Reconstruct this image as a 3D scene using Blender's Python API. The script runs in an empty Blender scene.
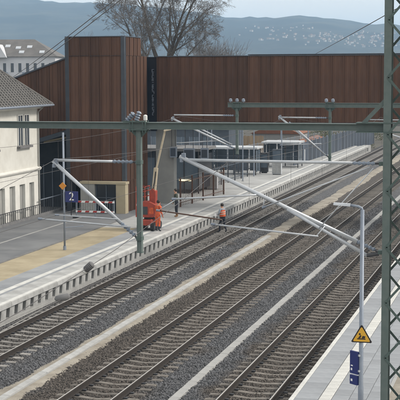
import bpy, math, random
import numpy as np
from mathutils import Vector, Matrix
random.seed(7); rng = np.random.default_rng(7)
SC = bpy.context.scene
R = math.radians

# ---------------------------------------------------------------- camera
# world: Y runs along the tracks, X across them, z = 0 is the top of the rails
cam_d = bpy.data.cameras.new('camera'); cam = bpy.data.objects.new('camera', cam_d)
SC.collection.objects.link(cam); SC.camera = cam
cam_d.sensor_width = 36; cam_d.lens = 112.5; cam_d.clip_start = 0.5; cam_d.clip_end = 30000
PSI, TH, ROLL = 0.264645, 0.101758, 0.004
fw = Vector((-math.sin(PSI)*math.cos(TH), math.cos(PSI)*math.cos(TH), -math.sin(TH)))
rt = Vector((math.cos(PSI), math.sin(PSI), 0)); up = rt.cross(fw)
r2 = rt*math.cos(ROLL) - up*math.sin(ROLL); u2 = rt*math.sin(ROLL) + up*math.cos(ROLL)
cam.matrix_world = Matrix(((r2.x, u2.x, -fw.x, 0), (r2.y, u2.y, -fw.y, 0), (r2.z, u2.z, -fw.z, 9.4), (0, 0, 0, 1)))

# ---------------------------------------------------------------- light
SUN_EL, SUN_AZ = 36, 76          # azimuth measured from +Y towards +X
w = bpy.data.worlds.new('World'); SC.world = w; w.use_nodes = True
nt = w.node_tree; bg = nt.nodes['Background']
sky = nt.nodes.new('ShaderNodeTexSky'); sky.sky_type = 'NISHITA'; sky.sun_disc = False
sky.sun_elevation = R(SUN_EL); sky.sun_rotation = R(SUN_AZ)
sky.air_density = 1.0; sky.dust_density = 3.0; sky.ozone_density = 1.5
mixn = nt.nodes.new('ShaderNodeMix'); mixn.data_type = 'RGBA'; mixn.inputs['Factor'].default_value = 0.78
nt.links.new(sky.outputs['Color'], mixn.inputs['A']); mixn.inputs['B'].default_value = (9.5, 9.2, 8.6, 1)   # even overcast cloud
nt.links.new(mixn.outputs['Result'], bg.inputs['Color']); bg.inputs['Strength'].default_value = 0.105
sun_d = bpy.data.lights.new('sun', 'SUN'); sun_d.energy = 1.9; sun_d.angle = R(11); sun_d.color = (1, .93, .84)
sun = bpy.data.objects.new('sun', sun_d); SC.collection.objects.link(sun)
sd = Vector((math.sin(R(SUN_AZ))*math.cos(R(SUN_EL)), math.cos(R(SUN_AZ))*math.cos(R(SUN_EL)), math.sin(R(SUN_EL))))
sun.rotation_euler = sd.to_track_quat('Z', 'Y').to_euler(); sun.location = (30, 30, 60)
vs = SC.view_settings; vs.view_transform = 'Standard'; vs.look = 'None'; vs.gamma = 1; vs.use_curve_mapping = False
vs.exposure = 0.46
SC.cycles.use_denoising = True; SC.cycles.volume_bounces = 2

# ---------------------------------------------------------------- helpers
COL = SC.collection
class MB:
    def __init__(s): s.v = []; s.f = []; s.m = []
    def add(s, vs_, fs, mi=0):
        o = len(s.v); s.v += [tuple(p) for p in vs_]
        for f in fs: s.f.append(tuple(i+o for i in f)); s.m.append(mi)
        return s
    def box(s, x0, x1, y0, y1, z0, z1, mi=0):
        return s.add([(x0,y0,z0),(x1,y0,z0),(x1,y1,z0),(x0,y1,z0),(x0,y0,z1),(x1,y0,z1),(x1,y1,z1),(x0,y1,z1)],
                     [(3,2,1,0),(4,5,6,7),(0,1,5,4),(1,2,6,5),(2,3,7,6),(3,0,4,7)], mi)
    def cbox(s, c, d, mi=0): return s.box(c[0]-d[0]/2, c[0]+d[0]/2, c[1]-d[1]/2, c[1]+d[1]/2, c[2]-d[2]/2, c[2]+d[2]/2, mi)
    def bev(s, x0, x1, y0, y1, z0, z1, b=.01, mi=0):     # box with a chamfered top edge
        return s.add([(x0,y0,z0),(x1,y0,z0),(x1,y1,z0),(x0,y1,z0),(x0,y0,z1-b),(x1,y0,z1-b),(x1,y1,z1-b),(x0,y1,z1-b),
                      (x0+b,y0+b,z1),(x1-b,y0+b,z1),(x1-b,y1-b,z1),(x0+b,y1-b,z1)],
                     [(3,2,1,0),(0,1,5,4),(1,2,6,5),(2,3,7,6),(3,0,4,7),(4,5,9,8),(5,6,10,9),(6,7,11,10),(7,4,8,11),(8,9,10,11)], mi)
    def tube(s, pts, r, n=8, mi=0, cap=True):
        pts = [Vector(p) for p in pts]; rs = r if isinstance(r, (list, tuple)) else [r]*len(pts)
        vv = []; ff = []
        t0 = (pts[1]-pts[0]).normalized(); a = Vector((0,0,1)) if abs(t0.z) < .9 else Vector((1,0,0))
        u = t0.cross(a).normalized()
        for i, p in enumerate(pts):
            t = (pts[min(i+1,len(pts)-1)]-pts[max(i-1,0)]).normalized()
            u = (u - t*u.dot(t)).normalized(); q = t.cross(u)
            for k in range(n):
                an = 2*math.pi*k/n; vv.append(p + (u*math.cos(an)+q*math.sin(an))*rs[i])
        for i in range(len(pts)-1):
            for k in range(n):
                k2 = (k+1) % n; ff.append((i*n+k, i*n+k2, (i+1)*n+k2, (i+1)*n+k))
        if cap: ff.append(tuple(range(n-1,-1,-1))); ff.append(tuple((len(pts)-1)*n+k for k in range(n)))
        return s.add(vv, ff, mi)
    def bar(s, a, b, w_, h_, mi=0, upv=(0,0,1)):          # rectangular bar from a to b
        a = Vector(a); b = Vector(b); t = (b-a).normalized(); uu = Vector(upv)
        if abs(t.dot(uu)) > .95: uu = Vector((0,1,0))
        sd_ = t.cross(uu).normalized()*w_/2; q = sd_.cross(t).normalized()*h_/2
        return s.add([a-sd_-q, a+sd_-q, a+sd_+q, a-sd_+q, b-sd_-q, b+sd_-q, b+sd_+q, b-sd_+q],
                     [(3,2,1,0),(4,5,6,7),(0,1,5,4),(1,2,6,5),(2,3,7,6),(3,0,4,7)], mi)
    def prism(s, poly, axis, a, b, mi=0):                 # poly in the other two axes, extruded a..b along axis
        n = len(poly)
        def P(p, t): return {'x': (t, p[0], p[1]), 'y': (p[0], t, p[1]), 'z': (p[0], p[1], t)}[axis]
        vv = [P(p, a) for p in poly]+[P(p, b) for p in poly]
        return s.add(vv, [tuple(range(n-1,-1,-1)), tuple(range(n,2*n))]+[(i,(i+1)%n,n+(i+1)%n,n+i) for i in range(n)], mi)
    def mesh(s, name, mats, smooth=False):
        me = bpy.data.meshes.new(name); me.from_pydata(s.v, [], s.f)
        for m in (mats if isinstance(mats, (list, tuple)) else [mats]): me.materials.append(m)
        me.polygons.foreach_set('material_index', s.m)
        if smooth: me.polygons.foreach_set('use_smooth', [True]*len(s.f))
        me.update(); return me
    def build(s, name, mats, parent=None, loc=None, rotz=0, smooth=False):
        return link(name, s.mesh(name, mats, smooth), parent, loc, rotz)
def link(name, me, parent=None, loc=None, rotz=0):
    o = bpy.data.objects.new(name, me); COL.objects.link(o)
    if parent: o.parent = parent
    if loc is not None: o.location = loc
    o.rotation_euler.z = rotz
    return o
def tag(o, label, cat, group=None):
    o['label'] = label; o['category'] = cat
    if group: o['group'] = group
    return o
def thing(name, label, cat, loc=(0,0,0), rotz=0, group=None):
    return tag(link(name, None, None, loc, rotz), label, cat, group)
def structure(o): o['kind'] = 'structure'; return o
def stuff(o): o['kind'] = 'stuff'; return o
def fix_normals(me):
    import bmesh
    b = bmesh.new(); b.from_mesh(me); bmesh.ops.recalc_face_normals(b, faces=b.faces); b.to_mesh(me); b.free()

# ---------------------------------------------------------------- materials
def mat(name, col, rough=.8, col2=None, scale=3, bump=0, bscale=None, metal=0, rnd=0, island=0, detail=6, emit=None, coord='Object', stretch=None, lo=.35, hi=.65):
    m = bpy.data.materials.new(name); m.use_nodes = True; t = m.node_tree; n = t.nodes; L = t.links
    p = n['Principled BSDF']; p.inputs['Roughness'].default_value = rough; p.inputs['Metallic'].default_value = metal
    p.inputs['Base Color'].default_value = (*col, 1)
    tc = n.new('ShaderNodeTexCoord'); src = tc.outputs[coord]
    if stretch:
        mp = n.new('ShaderNodeMapping'); mp.inputs['Scale'].default_value = stretch; L.new(src, mp.inputs[0]); src = mp.outputs[0]
    out = None
    if col2 is not None:
        nz = n.new('ShaderNodeTexNoise'); nz.inputs['Scale'].default_value = scale; nz.inputs['Detail'].default_value = detail
        nz.inputs['Roughness'].default_value = .65; L.new(src, nz.inputs['Vector'])
        mr = n.new('ShaderNodeMapRange'); mr.inputs['From Min'].default_value = lo; mr.inputs['From Max'].default_value = hi; L.new(nz.outputs[0], mr.inputs[0])
        mx = n.new('ShaderNodeMix'); mx.data_type = 'RGBA'; mx.inputs['A'].default_value = (*col, 1); mx.inputs['B'].default_value = (*col2, 1)
        L.new(mr.outputs[0], mx.inputs['Factor']); out = mx.outputs['Result']
    if rnd or island:
        if island: g = n.new('ShaderNodeNewGeometry'); rs = g.outputs['Random Per Island']; amt = island
        else: g = n.new('ShaderNodeObjectInfo'); rs = g.outputs['Random']; amt = rnd
        mr = n.new('ShaderNodeMapRange'); mr.inputs['To Min'].default_value = 1-amt; mr.inputs['To Max'].default_value = 1+amt; L.new(rs, mr.inputs[0])
        hs = n.new('ShaderNodeHueSaturation'); L.new(mr.outputs[0], hs.inputs['Value'])
        if out is None: hs.inputs['Color'].default_value = (*col, 1)
        else: L.new(out, hs.inputs['Color'])
        out = hs.outputs[0]
    if out is not None: L.new(out, p.inputs['Base Color'])
    if bump:
        nb = n.new('ShaderNodeTexNoise'); nb.inputs['Scale'].default_value = bscale or scale*6; nb.inputs['Detail'].default_value = 4; L.new(src, nb.inputs['Vector'])
        bp = n.new('ShaderNodeBump'); bp.inputs['Strength'].default_value = 1; bp.inputs['Distance'].default_value = bump
        L.new(nb.outputs[0], bp.inputs['Height']); L.new(bp.outputs[0], p.inputs['Normal'])
    if emit: p.inputs['Emission Color'].default_value = (*emit[0], 1); p.inputs['Emission Strength'].default_value = emit[1]
    m.diffuse_color = (*col, 1)
    return m
M = {}
M['rust'] = mat('rust_cladding', (.060,.029,.019), .75, (.122,.060,.036), 1.2, .004, 9, rnd=.22, stretch=(1,1,.12))
M['rust_side'] = M['rust']
M['slate_blue'] = mat('slate_blue_metal', (.055,.07,.09), .5, (.075,.092,.115), 2, rnd=.05)
M['corner'] = mat('corner_profile', (.034,.043,.056), .5, (.05,.06,.075), 2)
M['dark_glass'] = mat('dark_glass', (.012,.016,.024), .12, (.02,.026,.036), .8)
M['green'] = mat('green_paint', (.098,.135,.128), .55, (.128,.162,.152), 5, .001, 60)
M['green_rust'] = mat('green_paint_worn', (.085,.128,.118), .6, (.06,.088,.08), 9)
M['galv'] = mat('galvanised_steel', (.46,.49,.53), .42, (.56,.585,.61), 6, metal=.35)
M['galv_pole'] = mat('galvanised_pole', (.21,.245,.30), .5, (.26,.295,.35), 4, metal=.25)
M['dark_steel'] = mat('dark_steel', (.035,.038,.045), .5, (.055,.055,.06), 8)
M['insul'] = mat('insulator_ceramic', (.20,.24,.30), .35, rnd=.1)
M['insul_brown'] = mat('insulator_brown', (.10,.055,.04), .35)
M['copper'] = mat('copper_wire', (.09,.085,.085), .5, metal=.3)
M['rail_side'] = mat('rail_rust_shaded', (.020,.016,.014), .85, (.034,.026,.021), 6)  # rust brown, darkened further so the colour carries the rail's side shadow
M['rail_top'] = mat('rail_polished_sheen', (.47,.455,.43), .5, (.36,.34,.32), 3, metal=.1, stretch=(1,.1,1))  # sheen of the polished head painted as a pale, barely metallic colour
M['sleeper'] = mat('sleeper_concrete', (.29,.277,.26), .85, (.17,.16,.148), 3.5, .004, 40, rnd=.16)
M['sleeper_old'] = mat('sleeper_old', (.205,.187,.167), .9, (.105,.094,.082), 4, .004, 40, rnd=.2)
M['conc'] = mat('concrete', (.37,.37,.36), .85, (.28,.28,.275), 1.5, .003, 25, rnd=.05)
M['conc_light'] = mat('concrete_light', (.45,.455,.45), .85, (.29,.292,.285), 1.3, .003, 30, rnd=.06)
M['conc_dark'] = mat('concrete_dark', (.13,.13,.135), .9, (.19,.19,.19), 2)
M['paver'] = mat('paver_grey', (.30,.315,.335), .85, (.235,.25,.268), 1.6, .002, 60, rnd=.09)
M['paver_stuff'] = mat('paver_grey_far', (.30,.315,.335), .85, (.235,.25,.268), 1.6, .002, 60, island=.09)
M['paver_far'] = mat('paving_pale', (.40,.405,.40), .9, (.26,.263,.26), .4, .003, 40)
M['white_line'] = mat('white_tactile', (.62,.62,.59), .8, (.47,.47,.455), 2.5, rnd=.05)
M['asphalt'] = mat('asphalt', (.118,.125,.136), .9, (.185,.192,.20), .35, .003, 60)
M['asphalt_l'] = mat('asphalt_pale', (.20,.213,.23), .9, (.315,.33,.342), .45, .003, 60)
M['sand'] = mat('sand', (.29,.245,.16), .95, (.39,.335,.23), .8, .008, 20)
M['sand2'] = mat('sand_dusty', (.205,.182,.148), .95, (.345,.318,.268), 1.0, .012, 18)
M['earth'] = mat('earth', (.060,.055,.045), .95, (.095,.088,.070), .08, .05, 1)
M['plaster'] = mat('cream_plaster', (.66,.655,.61), .9, (.56,.55,.505), .9, .002, 40)
M['plaster_trim'] = mat('cream_trim', (.72,.715,.67), .9, (.62,.61,.57), 1.4)
M['plaster_grey'] = mat('grey_plaster', (.33,.33,.31), .9, (.27,.27,.26), 1)
M['tile'] = mat('slate_tile', (.125,.12,.112), .8, (.095,.092,.088), 3, .0, rnd=.12)
M['tile_far'] = mat('roof_tile_far', (.15,.142,.135), .85, (.11,.105,.10), .6)
M['white_wall'] = mat('white_render', (.62,.63,.65), .9, (.53,.54,.57), .3)
M['win'] = mat('window_glass', (.035,.045,.06), .08, (.06,.075,.095), .7)
M['white_frame'] = mat('white_frame', (.66,.66,.63), .5)
M['cream'] = mat('cream_panel', (.42,.36,.25), .8, (.36,.31,.215), 1.2)
M['beige_boom'] = mat('boom_cream', (.50,.43,.32), .6, (.42,.36,.26), 5)
M['red'] = mat('machine_red', (.36,.05,.026), .6, (.17,.035,.025), 3.5, lo=.4, hi=.75)
M['orange'] = mat('hivis_orange', (.66,.125,.045), .85, (.40,.075,.03), 7, .01, 14)
M['hivis'] = mat('reflective_band', (.62,.64,.58), .4)
M['rubber'] = mat('black_rubber', (.018,.018,.02), .8)
M['navy'] = mat('navy_sign', (.018,.028,.14), .45)
M['white'] = mat('sign_white', (.80,.80,.80), .5)
M['yellow'] = mat('sign_yellow', (.72,.40,.03), .5, (.66,.36,.03), 6)
M['black'] = mat('sign_black', (.02,.015,.015), .6)
M['orange_sign'] = mat('orange_plate', (.60,.24,.03), .5)
M['redw'] = mat('barrier_red', (.38,.035,.03), .7)
M['bark'] = mat('bark', (.075,.065,.056), .95, (.115,.10,.085), 2, .02, 14)
M['twig'] = mat('twigs', (.135,.125,.118), .95, rnd=.1)
M['twig2'] = mat('twigs_pale', (.19,.18,.178), .95)
M['shrub'] = mat('shrub_leaf', (.06,.075,.04), .9, (.10,.095,.05), 2)
M['wood'] = mat('timber', (.34,.25,.16), .85, (.25,.18,.115), 2, rnd=.15, stretch=(1,1,.2))
M['wood_o'] = mat('timber_orange', (.36,.17,.075), .85, (.28,.13,.06), 2, rnd=.15)
M['roof_red'] = mat('roof_red', (.24,.10,.055), .9, (.17,.075,.045), 1.5)
M['roof_white'] = mat('shelter_roof', (.50,.52,.54), .6, (.40,.42,.44), 1)
M['panel_blue'] = mat('panel_blue_grey', (.045,.058,.078), .6, (.03,.04,.058), 1, rnd=.3)
M['skin'] = mat('skin', (.45,.26,.18), .6)
M['hair'] = mat('hair', (.015,.012,.01), .6)
M['cloth_grey'] = mat('cloth_grey', (.26,.29,.34), .9)
M['cloth_dark'] = mat('cloth_dark', (.022,.025,.035), .9)
M['cloth_olive'] = mat('cloth_olive', (.06,.07,.055), .9)
M['boots'] = mat('boots_tan', (.22,.12,.055), .8)
M['lamp_lit'] = mat('lit_tube', (.9,.8,.5), .5, emit=((1,.83,.45), 1.6))
M['glassy'] = mat('shelter_glass', (.10,.13,.165), .12, (.14,.17,.2), 1)
M['hill'] = mat('hill_forest', (.012,.018,.018), .95, (.07,.072,.055), .006, detail=10, lo=.45, hi=.70)
M['house_far'] = mat('far_house_wall', (.50,.485,.455), .9)
M['house_far2'] = mat('far_house_wall_b', (.45,.42,.38), .9)
M['roof_far'] = mat('far_roof', (.20,.12,.09), .9)

# ballast: colour differs by lane (fresh blue-grey stone, browner old stone round tracks two and three)
def ballast_mat(name, island):
    m = bpy.data.materials.new(name); m.use_nodes = True; t = m.node_tree; n = t.nodes; L = t.links
    p = n['Principled BSDF']; p.inputs['Roughness'].default_value = .9
    g = n.new('ShaderNodeNewGeometry'); sx = n.new('ShaderNodeSeparateXYZ'); L.new(g.outputs['Position'], sx.inputs[0])
    wob = n.new('ShaderNodeTexNoise'); wob.inputs['Scale'].default_value = .7; wob.inputs['Detail'].default_value = 5; L.new(g.outputs['Position'], wob.inputs['Vector'])
    ma = n.new('ShaderNodeMath'); ma.operation = 'MULTIPLY_ADD'; ma.inputs[1].default_value = 1.6; L.new(wob.outputs[0], ma.inputs[0]); L.new(sx.outputs[0], ma.inputs[2])
    mr = n.new('ShaderNodeMapRange'); ma.inputs[1].default_value = 2.4; mr.inputs['From Min'].default_value = -20+1.2; mr.inputs['From Max'].default_value = -5+1.2; L.new(ma.outputs[0], mr.inputs[0])
    cr = n.new('ShaderNodeValToRGB'); L.new(mr.outputs[0], cr.inputs[0]); e = cr.color_ramp.elements
    blue = (.088,.090,.096,1); brown = (.076,.066,.058,1); mid = (.135,.13,.132,1)
    stops = [(0, blue), (.09, (.078,.072,.067,1)), (.19, (.078,.072,.067,1)), (.23, blue), (.27, blue), (.36, brown), (.55, brown), (.6, blue), (.68, blue), (.73, brown), (1, brown)]
    e[0].position, e[0].color = stops[0]; e[1].position, e[1].color = stops[-1]
    for s_, c_ in stops[1:-1]: q = e.new(s_); q.color = c_
    nz = n.new('ShaderNodeTexVoronoi'); nz.inputs['Scale'].default_value = 17; L.new(g.outputs['Position'], nz.inputs['Vector'])
    val = n.new('ShaderNodeMapRange'); val.inputs['To Min'].default_value = .4; val.inputs['To Max'].default_value = 1.75
    if island: L.new(g.outputs['Random Per Island'], val.inputs[0])
    else:
        sc_ = n.new('ShaderNodeSeparateColor'); L.new(nz.outputs['Color'], sc_.inputs[0]); L.new(sc_.outputs[0], val.inputs[0])
        bp = n.new('ShaderNodeBump'); bp.inputs['Distance'].default_value = .05; bp.inputs['Strength'].default_value = 1; bp.invert = True
        L.new(nz.outputs['Distance'], bp.inputs['Height']); L.new(bp.outputs[0], p.inputs['Normal'])
    hs = n.new('ShaderNodeHueSaturation'); L.new(cr.outputs[0], hs.inputs['Color']); L.new(val.outputs[0], hs.inputs['Value'])
    L.new(hs.outputs[0], p.inputs['Base Color']); return m
M['ballast'] = ballast_mat('ballast_bed', False); M['stone'] = ballast_mat('ballast_stone', True)

# ---------------------------------------------------------------- ground and hills
structure(MB().add([(-9000,-300,-.9),(9000,-300,-.9),(9000,7000,-.9),(-9000,7000,-.9)], [(0,1,2,3)]).build('ground', M['earth']))
prof_u = [-3,-.9,-.60,-.4477,-.402,-.357,-.279,-.245,-.215,-.187,-.163,-.150,-.139,-.107,.1,.6,3]
prof_z = [190,200,215,224,216,204,176,163,158,161,150,139,136,130,115,150,120]
def hill_z(x, y):
    u = x/y; z = np.interp(u, prof_u, prof_z)
    d = math.hypot(x, y)*0.955 if False else y
    t = min(max((y-1500)/2000, 0), 1); t = t*t*(3-2*t)
    if y > 3500: t = 1-(y-3500)/2500
    nn = 7*math.sin(x*.011+y*.004)+5*math.sin(x*.023-y*.013)+4*math.sin(x*.05+1.3)+2.5*math.sin(x*.11+y*.05)+1.5*math.sin(x*.23+.7)
    return max(z*t + nn*min(t, 1)*.55, -5)
hb = MB(); xs = np.arange(-5600, 4000, 24); ys = np.concatenate([np.arange(1400, 3300, 100), np.arange(3300, 3700, 40), np.arange(3700, 5200, 300)])
nx = len(xs)
hb.v = [(float(x)*(y/3500), float(y), hill_z(float(x)*(y/3500), float(y))) for y in ys for x in xs]
hb.f = [(j*nx+i, j*nx+i+1, (j+1)*nx+i+1, (j+1)*nx+i) for j in range(len(ys)-1) for i in range(nx-1)]; hb.m = [0]*len(hb.f)
structure(hb.build('wooded_hills', M['hill'], smooth=True))

# ---------------------------------------------------------------- track bed
bb = MB()
prof = [(-20.2,-.42),(-19.75,-.30),(-19.42,-0.235),(-18.85,-0.212),(-18.67,-0.262),(-17.27,-0.262),(-17.09,-0.212),(-16.55,-0.235),(-16.1,-.30),(-15.9,-.33),(-14.6,-.33),(-14.1,-.26),(-13.95,-0.235),(-13.38,-0.212),(-13.20,-0.262),(-11.80,-0.262),(-11.62,-0.212),(-11.08,-0.235),(-10.6,-.27),(-10.0,-.27),(-9.50,-0.235),(-8.93,-0.212),(-8.75,-0.262),(-7.35,-0.262),(-7.17,-0.212),(-6.63,-0.235),(-6.3,-.3),(-5.9,-.4)]
for (a, za), (b, zb) in zip(prof[:-1], prof[1:]):
    bb.add([(a,-40,za),(b,-40,zb),(b,420,zb),(a,420,za)], [(0,1,2,3)])
structure(bb.build('ballast_bed', M['ballast']))
def bed_z(x): return np.interp(x, [p[0] for p in prof], [p[1] for p in prof])
# sandy strip with its concrete cable duct, and the second duct
structure(MB().build('sand_strip', M['sand2'])) if False else None
sb = MB(); ny = 330; rows = []
for j in range(ny+1):
    y = 20+j*.6; wl = .43+.04*math.sin(j*.33)+random.uniform(-.09,.09); wr = .43+.04*math.sin(j*.21+2)+random.uniform(-.09,.09)
    if y > 55: wl += .02+.05*math.sin(j*.13); wr += .06+.08*math.sin(j*.17+1)
    rows.append([(-15.3-wl-.12,y,-.345),(-15.3-wl+.1,y,-.285),(-15.3,y,-.27),(-15.3+wr-.1,y,-.285),(-15.3+wr+.12,y,-.345)])
for r_ in rows: sb.v += r_
for j in range(ny):
    for k in range(4): sb.f.append((j*5+k, j*5+k+1, (j+1)*5+k+1, (j+1)*5+k)); sb.m.append(0)
so = sb.build('sand_strip', M['sand2'], smooth=True); structure(so)
def duct(name, label, x, wdt, z, y0, y1, L_, m):
    d = thing(name, label, 'cable duct', (x, 0, z)); n = int((y1-y0)/L_)
    me = MB().bev(-wdt/2, wdt/2, .004, L_-.004, -.05, 0, .008).mesh('lid', m)
    MB().box(-wdt/2-.04, wdt/2+.04, y0, y1, -.12, -.035).build('trough', M['conc'], d)
    for i in range(n):
        o = link('lid', me, d, (random.uniform(-.006,.006), y0+i*L_, random.uniform(-.004,.006)), random.uniform(-.006,.006))
duct('cable_duct', 'pale concrete cable duct along the sandy strip between first and second track', -15.3, .25, -.232, 30, 72, 1.0, M['conc_light'])
duct('cable_duct', 'narrow grey concrete duct lids in dark ballast between second and third track', -10.27, .27, -.222, 30, 120, 1.0, M['conc'])

# ballast stones as real geometry where they can be made out
def stones(name, n, ya, yb, smin, smax):
    x = rng.uniform(-20, -6.35, n*3); u_ = rng.uniform(0, 1, n*3); y = ya+(yb-ya)*u_
    keep = (x > -.46*y-1.5) & (np.abs(x+15.3) > .34+.32*rng.random(n*3)**2+.12*(rng.random(n*3) > .93)*-1) & (np.abs(x+10.27) > .16) & (x < -6.6)
    for c in (-17.97, -12.5, -8.05):
        for s_ in (-.75, .75): keep &= np.abs(x-(c+s_)) > .085
        on = (np.abs(x-c) < 1.31) & (np.mod(y, .6) < .27) ; keep &= ~(on & (rng.random(n*3) > .05))
    idx = np.where(keep)[0][:n]; x = x[idx]; y = y[idx]; n = len(idx)
    z = bed_z(x)+rng.uniform(-.012, .018, n)
    base = np.array([(1,0,0),(-.9,.1,0),(.1,1,0),(-.05,-.95,0),(0,.1,.8),(.1,0,-.8)])
    s_ = rng.uniform(smin, smax, n)
    v = base[None]*s_[:,None,None]*rng.uniform(.6, 1.25, (n,6,3))
    an = rng.uniform(0, 6.283, n); tl = rng.uniform(-.7, .7, n); ca, sa = np.cos(an), np.sin(an)
    vx = v[...,0]*ca[:,None]-v[...,1]*sa[:,None]; vy = v[...,0]*sa[:,None]+v[...,1]*ca[:,None]; vz = v[...,2]+vx*np.sin(tl)[:,None]
    vv = np.stack([vx+x[:,None], vy+y[:,None], vz+z[:,None]], -1).reshape(-1,3)
    tri = np.array([(0,2,4),(2,1,4),(1,3,4),(3,0,4),(2,0,5),(1,2,5),(3,1,5),(0,3,5)])
    ff = (tri[None]+np.arange(n)[:,None,None]*6).reshape(-1,3)
    me = bpy.data.meshes.new(name); me.vertices.add(len(vv)); me.vertices.foreach_set('co', vv.ravel())
    me.loops.add(ff.size); me.loops.foreach_set('vertex_index', ff.ravel()); me.polygons.add(len(ff))
    me.polygons.foreach_set('loop_start', np.arange(0, ff.size, 3)); me.update(calc_edges=True); me.validate()
    me.materials.append(M['stone']); return stuff(link(name, me))
s1 = stones('ballast_stones', 76000, 31, 56, .032, .058)
s1['label'] = 'loose grey crushed ballast stones between the near sleepers'; s1['category'] = 'ballast'
s2 = stones('ballast_stones', 52000, 56, 92, .04, .07)
s2['label'] = 'loose grey ballast stones further along the tracks'; s2['category'] = 'ballast'

# ---------------------------------------------------------------- tracks
def sleeper_mesh(sm):
    b = MB(); sec = [(-1.3,.13,.10,-.205,),(-1.28,.14,.105,-.19),(-1.0,.14,.11,-.185),(-.45,.125,.10,-.212),(0,.115,.09,-.243),(.45,.125,.10,-.212),(1.0,.14,.11,-.185),(1.28,.14,.105,-.19),(1.3,.13,.10,-.205)]
    vv = []
    for x, wb, wt, zt in sec: vv += [(x,-wb,-.36),(x,-wt,zt-.012),(x,-wt+.02,zt),(x,wt-.02,zt),(x,wt,zt-.012),(x,wb,-.36)]
    ff = []; k = 6
    for i in range(len(sec)-1):
        for j in range(5): ff.append((i*k+j, i*k+j+1, (i+1)*k+j+1, (i+1)*k+j))
    ff += [tuple(range(k)), tuple((len(sec)-1)*k+j for j in range(k-1,-1,-1))]
    b.add(vv, [f[::-1] for f in ff])
    for s_ in (-.755, .755):
        b.box(s_-.19, s_-.075, -.05, .05, -.19, -.150, 1); b.box(s_+.075, s_+.19, -.05, .05, -.19, -.150, 1)
    return b.mesh('sleeper', [sm, M['dark_steel']])
SLP_NEW, SLP_OLD = sleeper_mesh(M['sleeper']), sleeper_mesh(M['sleeper_old'])
SLP_CHEAP = MB().add([(-1.3,-.12,-.30),(1.3,-.12,-.30),(1.3,.12,-.30),(-1.3,.12,-.30),(-1.3,-.11,-.19),(1.3,-.11,-.19),(1.3,.11,-.19),(-1.3,.11,-.19)],
    [(4,5,6,7),(0,1,5,4),(1,2,6,5),(2,3,7,6),(3,0,4,7)])
def track(cx, y0, label, SLP, sm):
    t = thing('railway_track', label, 'track', (cx, 0, 0), group='parallel railway tracks')
    ph = [(-.075,-.172),(.075,-.172),(.075,-.160),(.012,-.140),(.010,-.052),(.036,-.040),(.036,-.010),(.028,-.001),(-.028,-.001),(-.036,-.010),(-.036,-.040),(-.010,-.052),(-.012,-.140),(-.075,-.160)]
    for s_ in (-.752, .752):
        b = MB().prism(ph, 'y', -40, 420)
        b.add([(-.022,-40,.0015),(.018,-40,.0015),(.018,420,.0015),(-.022,420,.0015)], [(0,1,2,3)], 1)
        b.build('rail', [M['rail_side'], M['rail_top']], t, (s_, 0, 0))
    n = 0; k = int(y0/.6)+1
    while n < 290:
        link('sleeper', SLP, t, (random.uniform(-.012,.012), k*.6+.135-.0, random.uniform(-.005,.004)), random.uniform(-.004,.004)); k += 1; n += 1
    far = MB()
    while k*.6 < 400:
        far.add([(x, y+k*.6+.135, z) for x, y, z in SLP_CHEAP.v], SLP_CHEAP.f); k += 1
    stuff(far.build('sleepers_beyond', sm, t))
track(-17.97, 36, 'leftmost railway track on concrete sleepers beside the long platform edge', SLP_NEW, M['sleeper'])
track(-12.50, 27, 'middle railway track between the sandy cable strip and the narrow duct', SLP_OLD, M['sleeper_old'])
track(-8.05, 28, 'rightmost railway track beside the near paved platform', SLP_OLD, M['sleeper_old'])

# ---------------------------------------------------------------- left platform
pl = structure(link('platform', None, None, (0,0,0)))
MB().box(-62, -20.05, -30, 150, -.895, .34).build('platform_core', M['conc_dark'], pl)
def strip(name, x0, x1, y0, y1, z, m, parent, t=.03): return MB().box(x0, x1, y0, y1, z-t, z).build(name, m, parent)
strip('paving_strip', -20.80, -20.625, 20, 150, .549, M['asphalt_l'], pl, .12)
strip('guide_line', -21.06, -20.80, 20, 149, .556, M['white_line'], pl, .12)
strip('paving_strip', -22.05, -21.06, 20, 67.5, .549, M['asphalt_l'], pl, .12)
strip('paving_strip', -22.05, -21.06, 67.5, 150, .551, M['paver_far'], pl, .12)
strip('sand_border', -24.15, -22.05, 20, 67.5, .545, M['sand'], pl, .12)
strip('paving_strip', -24.15, -22.05, 67.5, 150, .550, M['paver_far'], pl, .12)
strip('paving_strip', -30, -24.15, 80, 150, .5505, M['paver_far'], pl, .1)
strip('asphalt_surface', -45, -30.005, 80, 150, .551, M['asphalt'], pl, .12)
strip('asphalt_surface', -45, -24.15, 20, 79.995, .551, M['asphalt'], pl, .12)
strip('kerb', -24.25, -24.13, 20, 73, .585, M['conc_dark'], pl, .16)
strip('drain_channel', -27.12, -26.98, 20, 72, .556, M['conc'], pl, .12)
es = MB().bev(-.96, 0, .006, 1.594, -.20, 0, .015).mesh('edge_slab', M['conc_light'])
for i in range(71): link('edge_slab', es, pl, (-19.66+random.uniform(-.005,.005), 36.4+i*1.6, .556+random.uniform(-.003,.003)))
sp = MB().add([(-.42,0,-.45),(0,0,-.45),(0,.47,-.45),(-.42,.47,-.45),(-.42,0,0),(0.04,0,0),(.04,.47,0),(-.42,.47,0)], [(3,2,1,0),(4,5,6,7),(0,1,5,4),(1,2,6,5),(2,3,7,6),(3,0,4,7)]).mesh('support_block', M['conc_light'])
for i in range(142): link('support_block', sp, pl, (-19.80, 36.5+i*.8, .345))
el = MB().box(-.24, -.02, .006, 1.594, 0, .004).mesh('edge_line', M['white_line'])
for i in range(71): link('edge_line', el, pl, (-19.66, 36.4+i*1.6, .5605))
strip('foot_beam', -20.2, -19.72, 30, 150, -.09, M['conc'], pl, .5)
MB().box(-20.6,-19.7,150,152.5,-.89,.5).build('platform_end', M['conc'], pl)
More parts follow.
